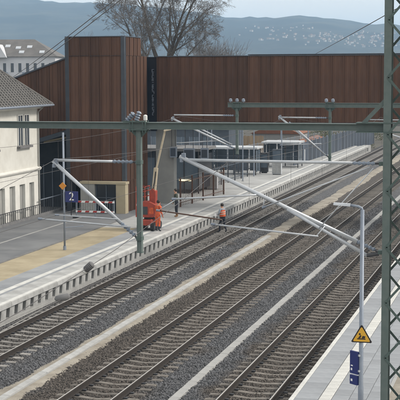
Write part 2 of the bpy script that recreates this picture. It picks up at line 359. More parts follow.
# ---------------------------------------------------------------- right platform
pr = structure(link('platform', None, None, (0,0,0)))
MB().box(-6.12, 8, -30, 150, -.895, .47).build('platform_core', M['conc'], pr)
MB().box(-6.30, -6.13, -30, 150, -.89, .33).build('platform_wall', M['conc'], pr)
e2 = MB().bev(0, .13, .004, .996, -.1, 0, .01).mesh('edge_stone', M['white_line'])
for i in range(90): link('edge_stone', e2, pr, (-6.40+random.uniform(-.003,.003), 24+i, .553))
cols = [(-6.265, .64), (-5.27, .455), (-4.81, .455), (-4.35, .455)]
pm = {w_: MB().bev(.003, w_-.003, .003, .597, -.08, 0, .006).mesh('paver', M['paver']) for w_ in (.64, .455)}
cnt = 0; pf = MB()
for j in range(120):
    y = 24.5+j*.6
    for ci, (x, w_) in enumerate(cols):
        yy = y+(.3 if ci in (2,) else 0); dz = random.uniform(-.002,.002)
        if j >= 8 and cnt < 300: link('paver', pm[w_], pr, (x, yy, .55+dz)); cnt += 1
        else: pf.add([(x+a[0], yy+a[1], .55+dz+a[2]) for a in MB().bev(.003, w_-.003, .003, .597, -.08, 0, .006).v], MB().bev(0,1,0,1,0,1).f)
stuff(pf.build('pavers_beyond', M['paver_stuff'], pr))
tl = MB().bev(.003, .327, .003, .397, -.08, 0, .006)
for k in range(7): tl.box(.03+k*.042, .05+k*.042, .02, .38, -.001, .004)
tm = tl.mesh('tactile_tile', M['white_line'])
for j in range(150): link('tactile_tile', tm, pr, (-5.61, 25+j*.4, .551))
strip('sand_border', -3.88, 8, -20, 150, .545, M['sand2'], pr, .08)
strip('kerb', -3.9+.005, -3.8, 20, 150, .565, M['conc'], pr, .1)

# ---------------------------------------------------------------- overhead line structures
GY, FY = 32.0, 65.0
def h_section(b, a, c, wd, dp, axis):      # I-section between two points along x or z
    t = .018
    if axis == 'x':
        b.box(a[0], c[0], a[1]-wd/2, a[1]+wd/2, a[2]+dp/2-t, a[2]+dp/2); b.box(a[0], c[0], a[1]-wd/2, a[1]+wd/2, a[2]-dp/2, a[2]-dp/2+t)
        b.box(a[0], c[0], a[1]-.03, a[1]+.03, a[2]-dp/2+t, a[2]+dp/2-t)
    else:
        b.box(a[0]-wd/2, a[0]-wd/2+t, a[1]-dp/2, a[1]+dp/2, a[2], c[2]); b.box(a[0]+wd/2-t, a[0]+wd/2, a[1]-dp/2, a[1]+dp/2, a[2], c[2])
        b.box(a[0]-wd/2+t, a[0]+wd/2-t, a[1]-dp/2+.01, a[1]-dp/2+.04, a[2], c[2]); b.box(a[0]-wd/2+t, a[0]+wd/2-t, a[1]+dp/2-.04, a[1]+dp/2-.01, a[2], c[2])
def insulator(parent, a, b, r=.06, m='insul', n=5):
    a = Vector(a); b = Vector(b); pts = []; rs = []
    for i in range(n*2+1):
        pts.append(a.lerp(b, i/(n*2))); rs.append(r if i % 2 else r*.5)
    return MB().tube(pts, rs, 10).build('insulator', M[m], parent)
def lattice_mast(x, y, z0, z1, label):
    t = thing('lattice_mast', label, 'mast', (x, y, z0))
    H = z1-z0; W = .78; D = .36
    for sx in (0, W):
        b = MB(); sg = 1 if sx == 0 else -1
        b.box(sx-.02 if sg > 0 else sx, sx if sg > 0 else sx+.02, -D/2, D/2, 0, H)             # web
        for yy in (-D/2-.012, D/2): b.box(min(sx-.02*sg, sx+.17*sg), max(sx-.02*sg, sx+.17*sg), yy, yy+.012, 0, H)   # flanges
        b.build('leg', M['green'], t)
    p = .72; n = int(H/p)
    for i in range(n):
        for side, yy in ((0, -D/2-.02), (1, D/2+.02)):
            a = (.08, yy, i*p+.05); c = (W-.08, yy, i*p+p+.05)
            if (i+side) % 2: a, c = (W-.08, yy, i*p+.05), (.08, yy, i*p+p+.05)
            MB().bar(a, c, .012, .06, upv=(0,1,0)).build('lattice_bar', M['green_rust'], t) if False else MB().bar(a, c, .06, .012, upv=(0,1,0)).build('lattice_bar', M['green_rust'], t)
    MB().box(-.2, W+.2, -.4, .4, -.12, .015).build('foundation', M['conc'], t)
    return t
lm = lattice_mast(-3.78, GY, .56, 13.2, 'green lattice steel mast rising past the right edge of the picture')
lm2 = lattice_mast(-3.6, FY, .56, 12.5, 'second green lattice mast further along the right platform')
def portal(y, xl, xr, z, posts, label, d=.185):
    t = thing('cantilever_beam', label, 'beam', (0, y, 0))
    b = MB(); h_section(b, (xl, 0, z), (xr, 0, z), .22, d, 'x'); b.build('crossbeam', M['green'], t)
    for px, zb in posts:
        b = MB(); h_section(b, (px, 0, zb), (px, 0, z-d/2-.002), .128, .15, 'z'); b.build('hanging_post', M['green'], t)
        b = MB().box(px-.26, px+.26, -.15, .15, z-d/2-.03, z-d/2-.004).box(px-.2, px+.2, -.14, .14, z+d/2+.004, z+d/2+.03)
        for sx in (-.22, -.14, .14, .22):
            for sy in (-.13, .13): b.tube([(px+sx, sy, z-d/2-.09), (px+sx, sy, z+d/2+.05)], .013, 6)
        b.build('clamp_plate', M['green_rust'], t)
        MB().prism([(px-.065,z-d/2-.03),(px-.28,z-d/2-.03),(px-.065,z-d/2-.22)], 'y', -.01, .01).build('gusset', M['green_rust'], t)
        MB().prism([(px+.065,z-d/2-.03),(px+.065,z-d/2-.22),(px+.28,z-d/2-.03)], 'y', -.01, .01).build('gusset', M['green_rust'], t)
        MB().box(px-.09, px+.09, -.10, .10, zb-.015, zb).build('end_plate', M['green_rust'], t)
    return t
zb1 = 7.985; zb2 = 7.66
pb = portal(GY, -19.2, -3.62, zb1, [(-10.36, 4.56), (-15.3, 4.6)], 'long green crossbeam with hanging post across the whole foreground')
MB().bar((-4.35, 0, zb1+.08), (-3.72, 0, zb1+.75), .1, .1).build('brace', M['green'], pb)
MB().box(-4.5, -3.2, -.2, .2, zb1+.10, zb1+.13).build('clamp_plate', M['green_rust'], pb)
MB().box(-4.5, -3.2, -.2, .2, zb1-.13, zb1-.10).build('clamp_plate', M['green_rust'], pb)
# insulators and pulley set standing on the beam above the hanging post
pg = thing('insulator_pair', 'two tilted blue-grey insulators standing on the long green crossbeam', 'insulator', (-10.5, GY, zb1+.095))
insulator(pg, (-.20, 0, .03), (.0, 0, .24), .085, 'insul', 4); insulator(pg, (.06, 0, .03), (.16, .0, .28), .075, 'insul', 4)
MB().box(-.3, .25, -.06, .06, 0, .03).build('bracket', M['green_rust'], pg)
pg = thing('insulator', 'small cream insulator on the long green crossbeam right of the post', 'insulator', (-10.2, GY, zb1+.0925))
MB().tube([(.02,0,0),(.02,0,.05),(.02,0,.055),(.02,0,.17),(.02,0,.18),(.02,0,.20)], [.03,.03,.055,.055,.05,.02], 10).build('cap', M['white_frame'], pg)
MB().box(-.06,.10,-.05,.05,0,.01).build('bracket', M['green_rust'], pg)
pb2 = portal(FY, -16.05, -3.5, zb2, [(-15.55, 5.05), (-10.55, 4.75)], 'farther green crossbeam with two hanging posts in front of the brown footbridge', .24)
for px in (-15.9, -15.55, -15.2, -10.75, -10.4):
    pg = tag(MB().tube([(0,0,0),(0,0,.04),(0,0,.05),(0,0,.13),(0,0,.15),(0,0,.2)], [.05,.05,.10,.08,.10,.03], 8).build('insulator', M['insul'], None, (px, FY, zb2+.15)),
        'small grey insulator on the farther green crossbeam, ' + {-15.9: 'leftmost at its left end', -15.55: 'centred over its first hanging post', -15.2: 'right of its first hanging post', -10.75: 'left above its second hanging post', -10.4: 'right above its second hanging post'}[px], 'insulator', 'insulators on the farther crossbeam')

def cantilever(y, xm, zl, zt, xe, ze, label, regs=(), thick=.034, double=False):
    """xm mast side, xe outer end; top tube at zt, diagonal from (xm, zl) up to (xe, ze)."""
    t = thing('cantilever_arm', label, 'cantilever', (0, y, 0)); sg = 1 if xe > xm else -1
    a = Vector((xm+sg*.06, 0, zl)); e = Vector((xe, 0, ze)); d = (e-a).normalized()
    insulator(t, a+d*.10, a+d*.62, .06)
    MB().tube([a+d*.62, e+d*.12], thick, 10).build('diagonal_tube', M['galv'], t, smooth=True)
    tt = Vector((xm+sg*.06, 0, zt)); te = Vector((xe-sg*.05, 0, zt+.02 if abs(zt-ze) < .4 else ze))
    dd = (te-tt).normalized()
    insulator(t, tt+dd*.12, tt+dd*.70, .055)
    MB().tube([tt+dd*.70, te], thick*.75, 10).build('top_tube', M['galv'], t, smooth=True)
    MB().box(xm-.075, xm+.075, -.11, .11, zl-.05, zl+.05).build('bracket', M['green_rust'], t)
    MB().box(xm-.075, xm+.075, -.11, .11, zt-.05, zt+.05).build('bracket', M['green_rust'], t)
    MB().tube([a-Vector((0,.06,0)), a+d*.12-Vector((0,0,0))], .03, 6).build('hinge', M['dark_steel'], t)
    MB().tube([tt, tt+dd*.14], .03, 6).build('hinge', M['dark_steel'], t)
    c = MB(); c.cbox((xe, 0, ze+.06), (.10, .09, .16)); c.cbox((xe+sg*.06, 0, ze-.05), (.07, .1, .1)); c.build('messenger_clamp', M['galv_pole'], t)
    if double:
        p1 = a+Vector((sg*.30,-.05,-.10)); p2 = a.lerp(e, .46)+Vector((0,-.05,-.02))
        MB().tube([p1, p2], thick*.85, 8).build('support_tube', M['galv'], t, smooth=True)
        MB().tube([a+Vector((0,-.05,-.04)), p1], thick, 8).build('hinge', M['dark_steel'], t)
    for (p, q, r_, m_) in regs:
        MB().tube([p, q], r_, 8).build('registration_tube' if r_ > .017 else 'stay_rod', M[m_], t, smooth=True)
        if r_ > .017: MB().tube([Vector(p)+(Vector(q)-Vector(p)).normalized()*(-.02), Vector(p)+(Vector(q)-Vector(p)).normalized()*.09], r_*1.5, 8).build('tube_end', M['galv_pole'], t)
    return t
# near set
cantilever(GY, -3.84, 4.78, 7.06, -9.12, 7.12, 'long silver cantilever tubes reaching left from the lattice mast over the right track',
   [((-9.40,-.1,6.03), (-7.12,-.06,6.19), .026, 'galv'), ((-9.82,-.18,5.73), (-8.02,-.18,5.52), .02, 'insul_brown'),
    ((-8.30,-.2,5.40), (-5.45,-.2,5.16), .024, 'galv'), ((-6.95,-.05,5.86), (-4.15,-.05,6.97), .02, 'galv'), ((-5.45,-.12,5.35), (-4.05,-.12,6.95), .015, 'galv'),
    ((-9.76,-.18,5.73), (-9.30,-.1,6.03), .014, 'galv'), ((-5.50,-.2,5.16), (-5.30,-.05,5.42), .016, 'galv'), ((-6.95,-.05,5.86), (-6.9,0,6.12), .014, 'galv')], .055, True)
cantilever(GY, -10.36, 4.93, 7.0, -12.76, 6.92, 'silver cantilever arm on the hanging post, reaching left past the blue platform sign',
   [((-13.25,-.1,5.40), (-10.62,-.06,5.24), .024, 'galv'), ((-12.75,-.1,5.52), (-10.95,-.1,5.45), .018, 'galv'), ((-12.3,-.1,5.5), (-12.3,-.02,6.5), .012, 'dark_steel')], .05)
# far set
cantilever(FY, -15.55, 5.3, 7.1, -19.1, 6.9, 'distant pair of silver tubes on the farther crossbeam left hanging post', [((-18.1,-.1,6.65), (-15.8,-.1,5.55), .04, 'galv'), ((-18.9,0,5.6), (-16.5,0,5.75), .024, 'galv')], .052)
cantilever(FY, -10.55, 4.95, 7.0, -13.2, 7.0, 'distant pair of silver tubes on the farther crossbeam right hanging post', [((-12.7,-.1,6.75), (-10.75,-.1,5.05), .04, 'galv'), ((-13.2,0,5.55), (-11,0,5.65), .024, 'galv')], .052)
cantilever(FY, -3.68, 5.0, 6.9, -8.56, 6.55, 'farthest silver cantilever over the right track, behind the lattice mast', [], .04)

# contact line of each track
def overhead(x, label, spans, zc=5.5, zm=7.05):
    t = thing('overhead_line', label, 'overhead line', (x, 0, 0))
    b = MB(); pts = []
    for y0, y1 in spans:
        sag = (y1-y0)**2*(.0008 if y0 < 0 else .00035)
        n = 10
        for i in range(n+(y1 == spans[-1][1])):
            u = i/n; pts.append((0, y0+(y1-y0)*u, zm-sag*4*u*(1-u)))
    b.tube(pts, .0065, 5).build('messenger_wire', M['copper'], t)
    MB().tube([(0, spans[0][0], zc), (0, spans[-1][1], zc)], .0065, 5).build('contact_wire', M['copper'], t)
    ys_ = [p[1] for p in pts]; zs_ = [p[2] for p in pts]; y = GY+2.5
    while y < 110:
        MB().tube([(0, y, zc), (0, y, float(np.interp(y, ys_, zs_)))], .004, 4).build('dropper', M['copper'], t); y += 6.2
    return t
spans = [(-14, GY), (GY, FY), (FY, 125), (125, 190)]
overhead(-7.9, 'thin contact and messenger wires hung above the right track', spans)
overhead(-12.75, 'thin contact and messenger wires hung above the middle track', spans)
overhead(-18.6, 'thin contact and messenger wires hung above the left track', spans)
# section insulators on the near wires (dark capsules seen over the left track)
si = thing('section_insulator', 'dark capsule-shaped insulator with white end hanging in front of the platform edge', 'insulator', (-7.9, 21.3, 5.85))
MB().tube([(-.055,0,-.048),(-.045,0,-.04),(.05,0,.045),(.085,0,.075),(.10,0,.088)], [.04,.062,.066,.058,.02], 14).build('insulator_body', M['conc_dark'], si, smooth=True)
MB().tube([(-.10,0,-.088),(-.085,0,-.075),(-.055,0,-.048)], [.02,.055,.06], 14).build('end_cap', M['white_frame'], si, smooth=True)
for k in range(5): MB().tube([(-.03+.024*k,0,-.026+.0215*k),(-.024+.024*k,0,-.0206+.0215*k)], .069, 14).build('ring', M['dark_steel'], si)
si = thing('section_insulator', 'dark blurred insulator with thin runner rods above the left rails', 'insulator', (-7.9, 20.0, 5.52))
MB().tube([(-.12,-.02,-.03),(-.1,-.02,-.02),(.02,0,.01),(.10,.03,.03),(.13,.04,.035)], [.03,.055,.06,.055,.02], 12).build('insulator_body', M['conc_dark'], si, smooth=True)
for k in range(3):
    MB().tube([(-.1+.02*k, -.02, -.02-.012*k), (-.35+.02*k, -1.1, -.10-.05*k), (-.52+.03*k, -2.0, -.14-.09*k)], .006, 5).build('runner_rod', M['plaster_grey'], si)
# power lines crossing the upper corners
def sag_line(name, label, a, b, sag, r=.02):
    a = Vector(a); b = Vector(b)
    o = MB().tube([a.lerp(b, i/16)-Vector((0,0,sag*4*(i/16)*(1-i/16))) for i in range(17)], r, 5).build(name, M['dark_steel'])
    return tag(o, label, 'wire')
sag_line('power_line', 'left of two dark power wires climbing from the slate roof past the brown tower', (-46.6,105,8.6), (-7.2,30,13.5), .15, .020)
sag_line('power_line', 'right of two dark power wires climbing from the slate roof past the brown tower', (-46.0,105,8.6), (-6.9,30,13.6), .15, .020)
sag_line('power_line', 'single dark wire rising over the footbridge roof toward the lattice mast', (-30.1,154,10.0), (-2.0,40,12.7), .1, .022)

# ---------------------------------------------------------------- footbridge
BY = 80.0
fb = thing('footbridge', 'long enclosed footbridge clad in dark rust-brown metal panels across the tracks', 'footbridge', (0, BY, 0))
def panel_mesh(w_, h_, name='panel', ribs=3, m='rust'):
    b = MB().box(.012, w_-.012, 0, .05, 0, h_)
    for k in range(ribs):
        x = w_*(k+.5)/ribs; b.add([(x-.035,0,.01),(x+.035,0,.01),(x+.018,-.03,.01),(x-.018,-.03,.01),(x-.035,0,h_-.01),(x+.035,0,h_-.01),(x+.018,-.03,h_-.01),(x-.018,-.03,h_-.01)],
            [(0,1,2,3),(7,6,5,4),(0,3,7,4),(3,2,6,7),(2,1,5,6)])
    b.box(-.02, .02, -.055, .0, .005, h_-.005)
    return b.mesh(name, M[m])
pA = panel_mesh(.78, 4.28); pB = panel_mesh(.78, 4.36)
x = -24.6; i = 0
while x < 8:
    link('panel', pA if x < -18.4 else pB, fb, (x, random.uniform(-.012,.012), 6.15)); x += .78; i += 1
MB().box(-24.7, 8.2, .06, .2, 6.1, 10.40).build('wall_core', M['conc_dark'], fb)
MB().box(-24.65, 8.2, -.08, 3.6, 10.44, 10.49).build('roof', M['slate_blue'], fb)
MB().box(-18.4, 8.2, -.09, 3.61, 10.52, 10.56).build('roof', M['slate_blue'], fb)
MB().box(-24.65, 8.2, -.04, 3.5, 5.95, 6.13).build('deck', M['conc_dark'], fb)
MB().box(-24.65, 8.2, 3.3, 3.45, 6.15, 10.42).build('rear_wall', M['slate_blue'], fb)
MB().box(-25.0, -23.75, .9, 1.6, .54, 5.94).build('pier', M['plaster_grey'], fb)
MB().box(3, 3.5, 1.4, 2.0, .54, 5.94).build('pier', M['conc'], fb)
# dark glazed slot with small white vertical lettering
MB().box(-25.6, -24.66, .02, .12, 5.5, 10.43).build('glazed_slot', M['dark_glass'], fb)
zz = 9.62; rl_ = random.Random(2)
for k in range(15):
    hh = rl_.uniform(.10,.17); wd = rl_.uniform(.09,.15)
    b = MB().box(-24.97, -24.97+wd, -.012, .012, zz-.028, zz)
    if k % 3 != 1: b.box(-24.97, -24.94, -.012, .012, zz-hh, zz-.028)
    if k % 2: b.box(-24.97+wd-.03, -24.97+wd, -.012, .012, zz-hh, zz-.028)
    if k % 4 != 3: b.box(-24.97, -24.97+wd, -.012, .012, zz-hh-.028, zz-hh)
    b.build('letter', M['galv_pole'], fb); zz -= hh+.07

# ---------------------------------------------------------------- lift tower and stair wing
tw = thing('stair_tower', 'tall rust-brown clad tower with blue-grey corner strip at the footbridge end', 'tower', (0, 0, 0))
TX0, TX1, TY0 = -29.15, -25.22, 75.0
wF = (TX1-.18-(TX0+.26))/5
for (z0, z1, tg) in ((2.56, 10.46, 0), (10.48, 11.64, 1)):
    me = panel_mesh(wF, z1-z0)
    for k in range(5): link('panel', me, tw, (TX0+.26+k*wF, TY0+random.uniform(-.008,.008), z0))
    yend = 79.72 if tg == 0 else 78.45; n = 6 if tg == 0 else 4; wS = (yend-TY0-.25)/n
    me = panel_mesh(wS, z1-z0-(0 if tg else 0), m='rust')
    for k in range(n): link('panel', me, tw, (TX1+random.uniform(-.008,.008), TY0+.25+k*wS, z0), math.pi/2)
me = panel_mesh(4.4/6, 2.0)
for k in range(6): link('panel', me, tw, (TX1, TY0+.25+k*4.4/6, .55), math.pi/2)
MB().box(TX0+.06, TX1-.06, TY0+.06, 78.4, 2.5, 11.6).build('tower_core', M['conc_dark'], tw)
MB().box(TX0+.06, TX1-.06, 78.4, 79.7, .5, 10.42).build('tower_core', M['conc_dark'], tw)
MB().box(TX0-.02, TX1+.05, TY0-.05, 78.5, 11.65, 11.70).build('roof_edge', M['slate_blue'], tw)
MB().box(TX1-.20, TX1+.035, TY0-.07, TY0+.235, 2.56, 11.645).build('corner_strip', M['corner'], tw)
MB().box(TX0-.02, TX0+.24, TY0-.06, TY0+.2, .55, 11.645).build('corner_strip', M['corner'], tw)
MB().box(TX0-.03, TX1+.045, TY0-.062, TY0+.02, 10.462, 10.478).build('joint_strip', M['dark_steel'], tw)
# cream portal with glass doors at the foot
pt = thing('entrance_portal', 'cream framed entrance with dark glass door at the foot of the brown tower', 'entrance', (0, 0, 0))
MB().box(-28.0, -27.05, 74.3, 74.9, .55, 2.40).build('side_wall', M['plaster_grey'], pt)
MB().box(-25.62, -25.0, 74.3, 74.9, .55, 2.40).build('side_wall', M['cream'], pt)
MB().box(-28.05, -24.95, 74.25, 74.93, 2.402, 2.55).build('lintel', M['cream'], pt)
MB().box(-27.04, -25.63, 74.55, 74.60, .56, 2.39).build('glass_door', M['dark_glass'], pt)
for xx in (-27.03, -26.37, -25.70): MB().box(xx, xx+.06, 74.50, 74.545, .56, 2.38).build('door_frame', M['slate_blue'], pt)
for zz in (.56, 1.5, 2.32): MB().box(-27.0, -25.64, 74.51, 74.54, zz, zz+.05).build('door_frame', M['slate_blue'], pt)
MB().box(-26.3, -25.75, 74.65, 74.7, 1.4, 2.2).build('door_panel', M['rust'], pt)
# stair wing to the left
st = thing('stair_wing', 'brown clad stair wing with sloping roof line left of the tower', 'stair wing', (0, 0, 0))
sw = MB(); n = 9; x1 = -29.17; wd = .75
for k in range(n):
    a = x1-wd*(k+1)+.012; b_ = x1-wd*k-.012; sl = .352
    zt0 = 10.42-(x1-b_)*sl; zt1 = 10.42-(x1-a)*sl; zb0_ = 5.85-(x1-b_)*.30; zb1_ = 5.85-(x1-a)*.30
    bm = MB().prism([(a,zb1_),(b_,zb0_),(b_,zt0),(a,zt1)], 'y', 76.0, 76.05)
    for q in (.25, .75):
        xx = a+(b_-a)*q; zt = zt1+(zt0-zt1)*q; zb = zb1_+(zb0_-zb1_)*q; bm.box(xx-.02, xx+.02, 75.97, 76.0, zb+.02, zt-.03)
    bm.build('panel', M['rust'], st, (0, random.uniform(-.008,.008), 0))
MB().prism([(-36.1,7.98),(-29.17,10.42),(-29.17,10.52),(-36.1,8.08)], 'y', 75.92, 79.5).build('roof', M['slate_blue'], st)
MB().prism([(-36.1,3.5),(-29.17,5.55),(-29.17,5.84),(-36.1,3.78)], 'y', 76.0, 79.4).build('stair_flight', M['slate_blue'], st)
MB().prism([(-35.9,3.9),(-29.2,5.95),(-29.2,10.3),(-35.9,7.9)], 'y', 76.08, 76.3).build('wall_core', M['conc_dark'], st)
MB().box(-36, -29.2, 78.6, 79.3, .55, 7.2).build('rear_wall', M['slate_blue'], st)
MB().box(-32.4, -29.4, 77.2, 77.4, .55, 3.4).build('side_screen', M['panel_blue'], st)
for k in range(5): MB().box(-32.3+k*.62, -32.25+k*.62, 77.14, 77.2, .55, 3.38).build('mullion', M['galv_pole'], st)
MB().bar((-31.3,76.4,4.9),(-29.25,76.4,5.3),.08,.12).build('soffit_light', M['cream'], st)

# ---------------------------------------------------------------- station house
hs = thing('station_house', 'cream plastered station house with slate hip roof at the left edge', 'house', (0, 0, 0))
HX, HY1, HY0 = -30.0, 72.3, 46.0
MB().box(-41, HX-.16, HY0, HY1-.16, .5, 3.42).build('lower_wall', M['plaster_grey'], hs)
MB().box(-41, HX-.0, HY0, HY1, 3.42, 7.42).build('upper_wall', M['plaster'], hs)
y = HY1; k = 0
while y > 50:
    wdt = .66 if k else .8
    MB().box(HX-.16, HX+.02, y-wdt, y+.012, .5, 2.72).build('pilaster', M['plaster_trim'], hs); y -= 1.49 if k else 1.55; k += 1
MB().box(HX-.16, HX+.02, HY0, HY1+.012, 2.722, 3.38).build('lintel_band', M['plaster_trim'], hs)
MB().prism([(HX-.1,3.40),(HX+.10,3.40),(HX+.17,3.50),(HX+.17,3.56),(HX+.02,3.64),(HX-.1,3.64)], 'y', HY0, HY1+.1).build('cornice', M['plaster_trim'], hs)
MB().prism([(HX-.05,7.2),(HX+.08,7.2),(HX+.4,7.36),(HX+.4,7.42),(HX-.05,7.42)], 'y', HY0, HY1+.3).build('eaves', M['plaster_trim'], hs)
MB().tube([(HX+.08,HY1-.1,.6),(HX+.08,HY1-.1,7.0),(HX+.4,HY1-.1,7.3)], .05, 8).build('downpipe', M['plaster_grey'], hs)
def win_pair(yc, z0, z1):
    for s_ in (-.48, .48):
        wn = MB().box(HX-.02, HX+.012, yc+s_-.33, yc+s_+.33, z0, z1).build('window', M['win'], hs)
        f = MB(); xo0, xo1 = HX+.0125, HX+.06
        f.box(xo0, xo1, yc+s_-.40, yc+s_-.33, z0-.02, z1+.06); f.box(xo0, xo1, yc+s_+.33, yc+s_+.40, z0-.02, z1+.06); f.box(xo0, xo1, yc+s_-.33, yc+s_+.33, z1, z1+.06)
        f.box(xo0, xo1-.015, yc+s_-.025, yc+s_+.025, z0, z1); f.box(xo0, xo1-.02, yc+s_-.33, yc+s_+.33, z0+1.2, z0+1.25)
        f.build('window_frame', M['white_frame'], wn)
    MB().box(HX+.0, HX+.22, yc-.98, yc+.98, z0-.16, z0-.03).build('window_sill', M['conc_dark'], hs)
win_pair(70.0, 5.07, 6.87); win_pair(65.2, 5.07, 6.87)
# hip roof
ex = HX+.62; ey = HY1+.95; ze = 7.43; sl = .86; wd2 = 6.1
rd = ze+wd2*sl; rx = ex-wd2
ry = ey-wd2
MB().add([(ex,ey,ze),(ex,HY0,ze),(rx,HY0,rd),(rx,ry,rd),(rx-wd2,ey,ze),(rx-wd2,HY0,ze)], [(0,3,2,1),(0,4,3),(4,5,2,3)]).build('roof_deck', M['tile'], hs)
# slate courses, laid as real diamond tiles on the slope that faces the tracks
L_sl = math.hypot(1, sl); tile_l = .34; nrow = int(wd2*L_sl/(tile_l*.62)); tcount = 0; tb = MB()
tmesh = MB().add([(-.19,0,.012),(0,-.24,.02),(.19,0,.012),(0,.24,.004),(-.19,0,0),(0,-.24,0),(.19,0,0),(0,.24,-.004)], [(0,1,2,3),(0,4,5,1),(1,5,6,2),(2,6,7,3),(3,7,4,0)])
tme = tmesh.mesh('slate_tile', M['tile'])
mtx = Matrix(((0, -1/L_sl, sl/L_sl), (1, 0, 0), (0, sl/L_sl, 1/L_sl)))     # tile x -> Y, tile y -> up the slope, tile z -> normal
for r_ in range(nrow):
    s_ = (r_+.6)*.2/L_sl
    px_, pz_ = ex-s_, ze+s_*sl
    if s_ > wd2-.1: break
    yy = ey-s_-.1-(.2 if r_ % 2 else 0)
    while yy > 64.5:
        if tcount < 300 and s_ < 3.0:
            o = link('slate_tile', tme, hs); o.matrix_local = Matrix.Translation((px_+.02, yy, pz_+.03)) @ mtx.to_4x4(); tcount += 1
        else:
            tb.add([Vector((px_+.02,yy,pz_+.03))+mtx@Vector(v) for v in tmesh.v], tmesh.f)
        yy -= .4
stuff(tb.build('slate_tiles_above', mat('slate_tile_upper', (.125,.12,.112), .8, (.095,.092,.088), 3, island=.12), hs))
MB().tube([(ex,ey,ze+.04),(rx,ry,rd+.04)], .09, 8).build('hip_cap', M['tile'], hs)
MB().tube([(ex+.05,HY0,ze-.02),(ex+.05,ey+.05,ze-.02)], .07, 8).build('gutter', M['galv_pole'], hs)
# railing in front of the house
rl = thing('railing', 'dark upright-bar railing between the cream house and the brown tower', 'railing', (-29.75, 66, .55))
for k in range(-20, 44): MB().box(-.014, .014, k*.3-.014, k*.3+.014, .1, .72 if k < 20 else 1.0).build('bar', M['dark_steel'], rl)
MB().box(-.025, .025, -6.1, 5.9, .721, .76).build('handrail', M['dark_steel'], rl)
MB().box(-.03, .03, 5.905, 13.0, 1.0, 1.05).build('handrail', M['galv_pole'], rl)
MB().box(-.08, .08, -20, 13.0, 0, .16).build('kerb', M['conc_dark'], rl)

# ---------------------------------------------------------------- things on the left platform
sg = thing('platform_sign_post', 'slim grey post with blue number 2 sign on the left platform', 'sign', (-22.85, 58.3, .55))
MB().tube([(0,0,0),(0,0,5.9)], .05, 10).build('post', M['galv_pole'], sg, smooth=True)
MB().tube([(0,0,0),(0,0,.2)], .08, 10).build('base', M['galv_pole'], sg)
p_ = MB().bev(.08, .74, -.03, .03, 2.42, 2.96, .005).build('number_plate', M['navy'], sg)
def text(body, size, parent, loc, rot, m, name='lettering', ext=.003):
    c = bpy.data.curves.new(name, 'FONT'); c.body = body; c.size = size; c.align_x = 'CENTER'; c.align_y = 'CENTER'; c.extrude = ext; c.materials.append(m)
    o = bpy.data.objects.new(name, c); COL.objects.link(o); me_ = bpy.data.meshes.new_from_object(o.evaluated_get(bpy.context.evaluated_depsgraph_get())); bpy.data.objects.remove(o)
    o = link(name, me_, parent); o.location = loc; o.rotation_euler = rot; return o
text('2', .58, p_, (.41, -.036, 2.69), (R(90), 0, 0), M['white'])
MB().prism([(-.03,3.42),(-.23,3.24),(-.03,3.04),(.17,3.24)], 'y', -.10, -.07).build('warning_plate', M['orange_sign'], sg)
MB().tube([(0,0,1.12),(.9,.3,1.2)], .022, 8).build('side_arm', M['galv_pole'], sg)
# red and white barrier
br = thing('site_barrier', 'low red and white site barrier in front of the cream entrance', 'barrier', (-27.3, 71.6, .55))
for zz, nm in ((.95,0), (.35,0)):
    brd = MB().box(0, 2.5, -.02, .02, zz, zz+.11).build('board', M['white'], br)
    for k in range(5): MB().prism([(.1+k*.5,zz+.002),(.35+k*.5,zz+.002),(.40+k*.5,zz+.108),(.15+k*.5,zz+.108)], 'y', -.026, -.021).build('red_stripe', M['redw'], brd)
for xx in (.02, 1.24, 2.46): MB().box(xx-.025, xx+.025, .022, .06, .05, 1.12).build('leg', M['galv_pole'], br)
for xx in (.02, 2.46): MB().bev(xx-.12, xx+.12, -.3, .4, 0, .08, .02).build('foot', M['rubber'], br)
for k in range(16): MB().tube([(.1+k*.15, .03, .5),(.1+k*.15, .03, .95)], .006, 4).build('mesh_bar', M['galv'], br)
# red boom machine
mc = thing('boom_lift', 'red boom lift with cream arm raised under the footbridge', 'boom lift', (-21.2, 67.2, .55), R(0)); mc.scale = (.86, .9, 1)
for sx in (-.55, .37):
    tr = MB().prism([(-.95,.12),(-.8,.0),(.8,.0),(.95,.12),(.95,.3),(.8,.42),(-.8,.42),(-.95,.3)], 'x', sx, sx+.2).build('crawler_track', M['rubber'], mc)
    for k in range(4): MB().tube([(sx-.012,-.6+k*.4,.21),(sx+.212,-.6+k*.4,.21)], .13, 12).build('track_wheel', M['dark_steel'], tr)
MB().bev(-.34, .36, -.75, .75, .3, .62, .05).build('chassis', M['red'], mc)
MB().tube([(0,0,.62),(0,0,.74)], .34, 16).build('turntable', M['dark_steel'], mc)
bdy = MB().prism([(-.72,.75),(.45,.75),(.6,1.0),(.6,1.45),(.2,1.62),(-.72,1.55)], 'y', -.62, .55).build('counterweight_body', M['red'], mc)
MB().box(-.60, .1, -.632, -.622, .9, 1.35).build('vent_grille', M['dark_steel'], bdy)
MB().box(.2, .5, -.632, -.622, .95, 1.3).build('hatch', M['orange'], bdy)
for xx, yy in ((-.7,-.55),(-.7,.45),(-.1,-.55),(-.1,.45)): MB().tube([(xx,yy,1.56),(xx,yy,2.45)], .028, 6).build('cage_post', M['red'], mc)
for zz in (1.9, 2.2, 2.45):
    MB().tube([(-.7,-.55,zz),(-.1,-.55,zz),(-.1,.45,zz),(-.7,.45,zz),(-.7,-.55,zz)], .024, 6).build('cage_rail', M['red'], mc)
MB().prism([(.12,1.55),(.5,1.5),(.52,2.2),(.30,2.35),(.12,2.2)], 'y', -.25, .2).build('boom_mount', M['red'], mc)
MB().bar((.32,-.02,2.0), (.50,0,3.5), .24, .24, upv=(0,1,0)).build('lower_boom', M['beige_boom'], mc)
MB().bar((.50,0,3.4), (1.14,.02,5.65), .10, .12, upv=(0,1,0)).build('upper_boom', M['beige_boom'], mc)
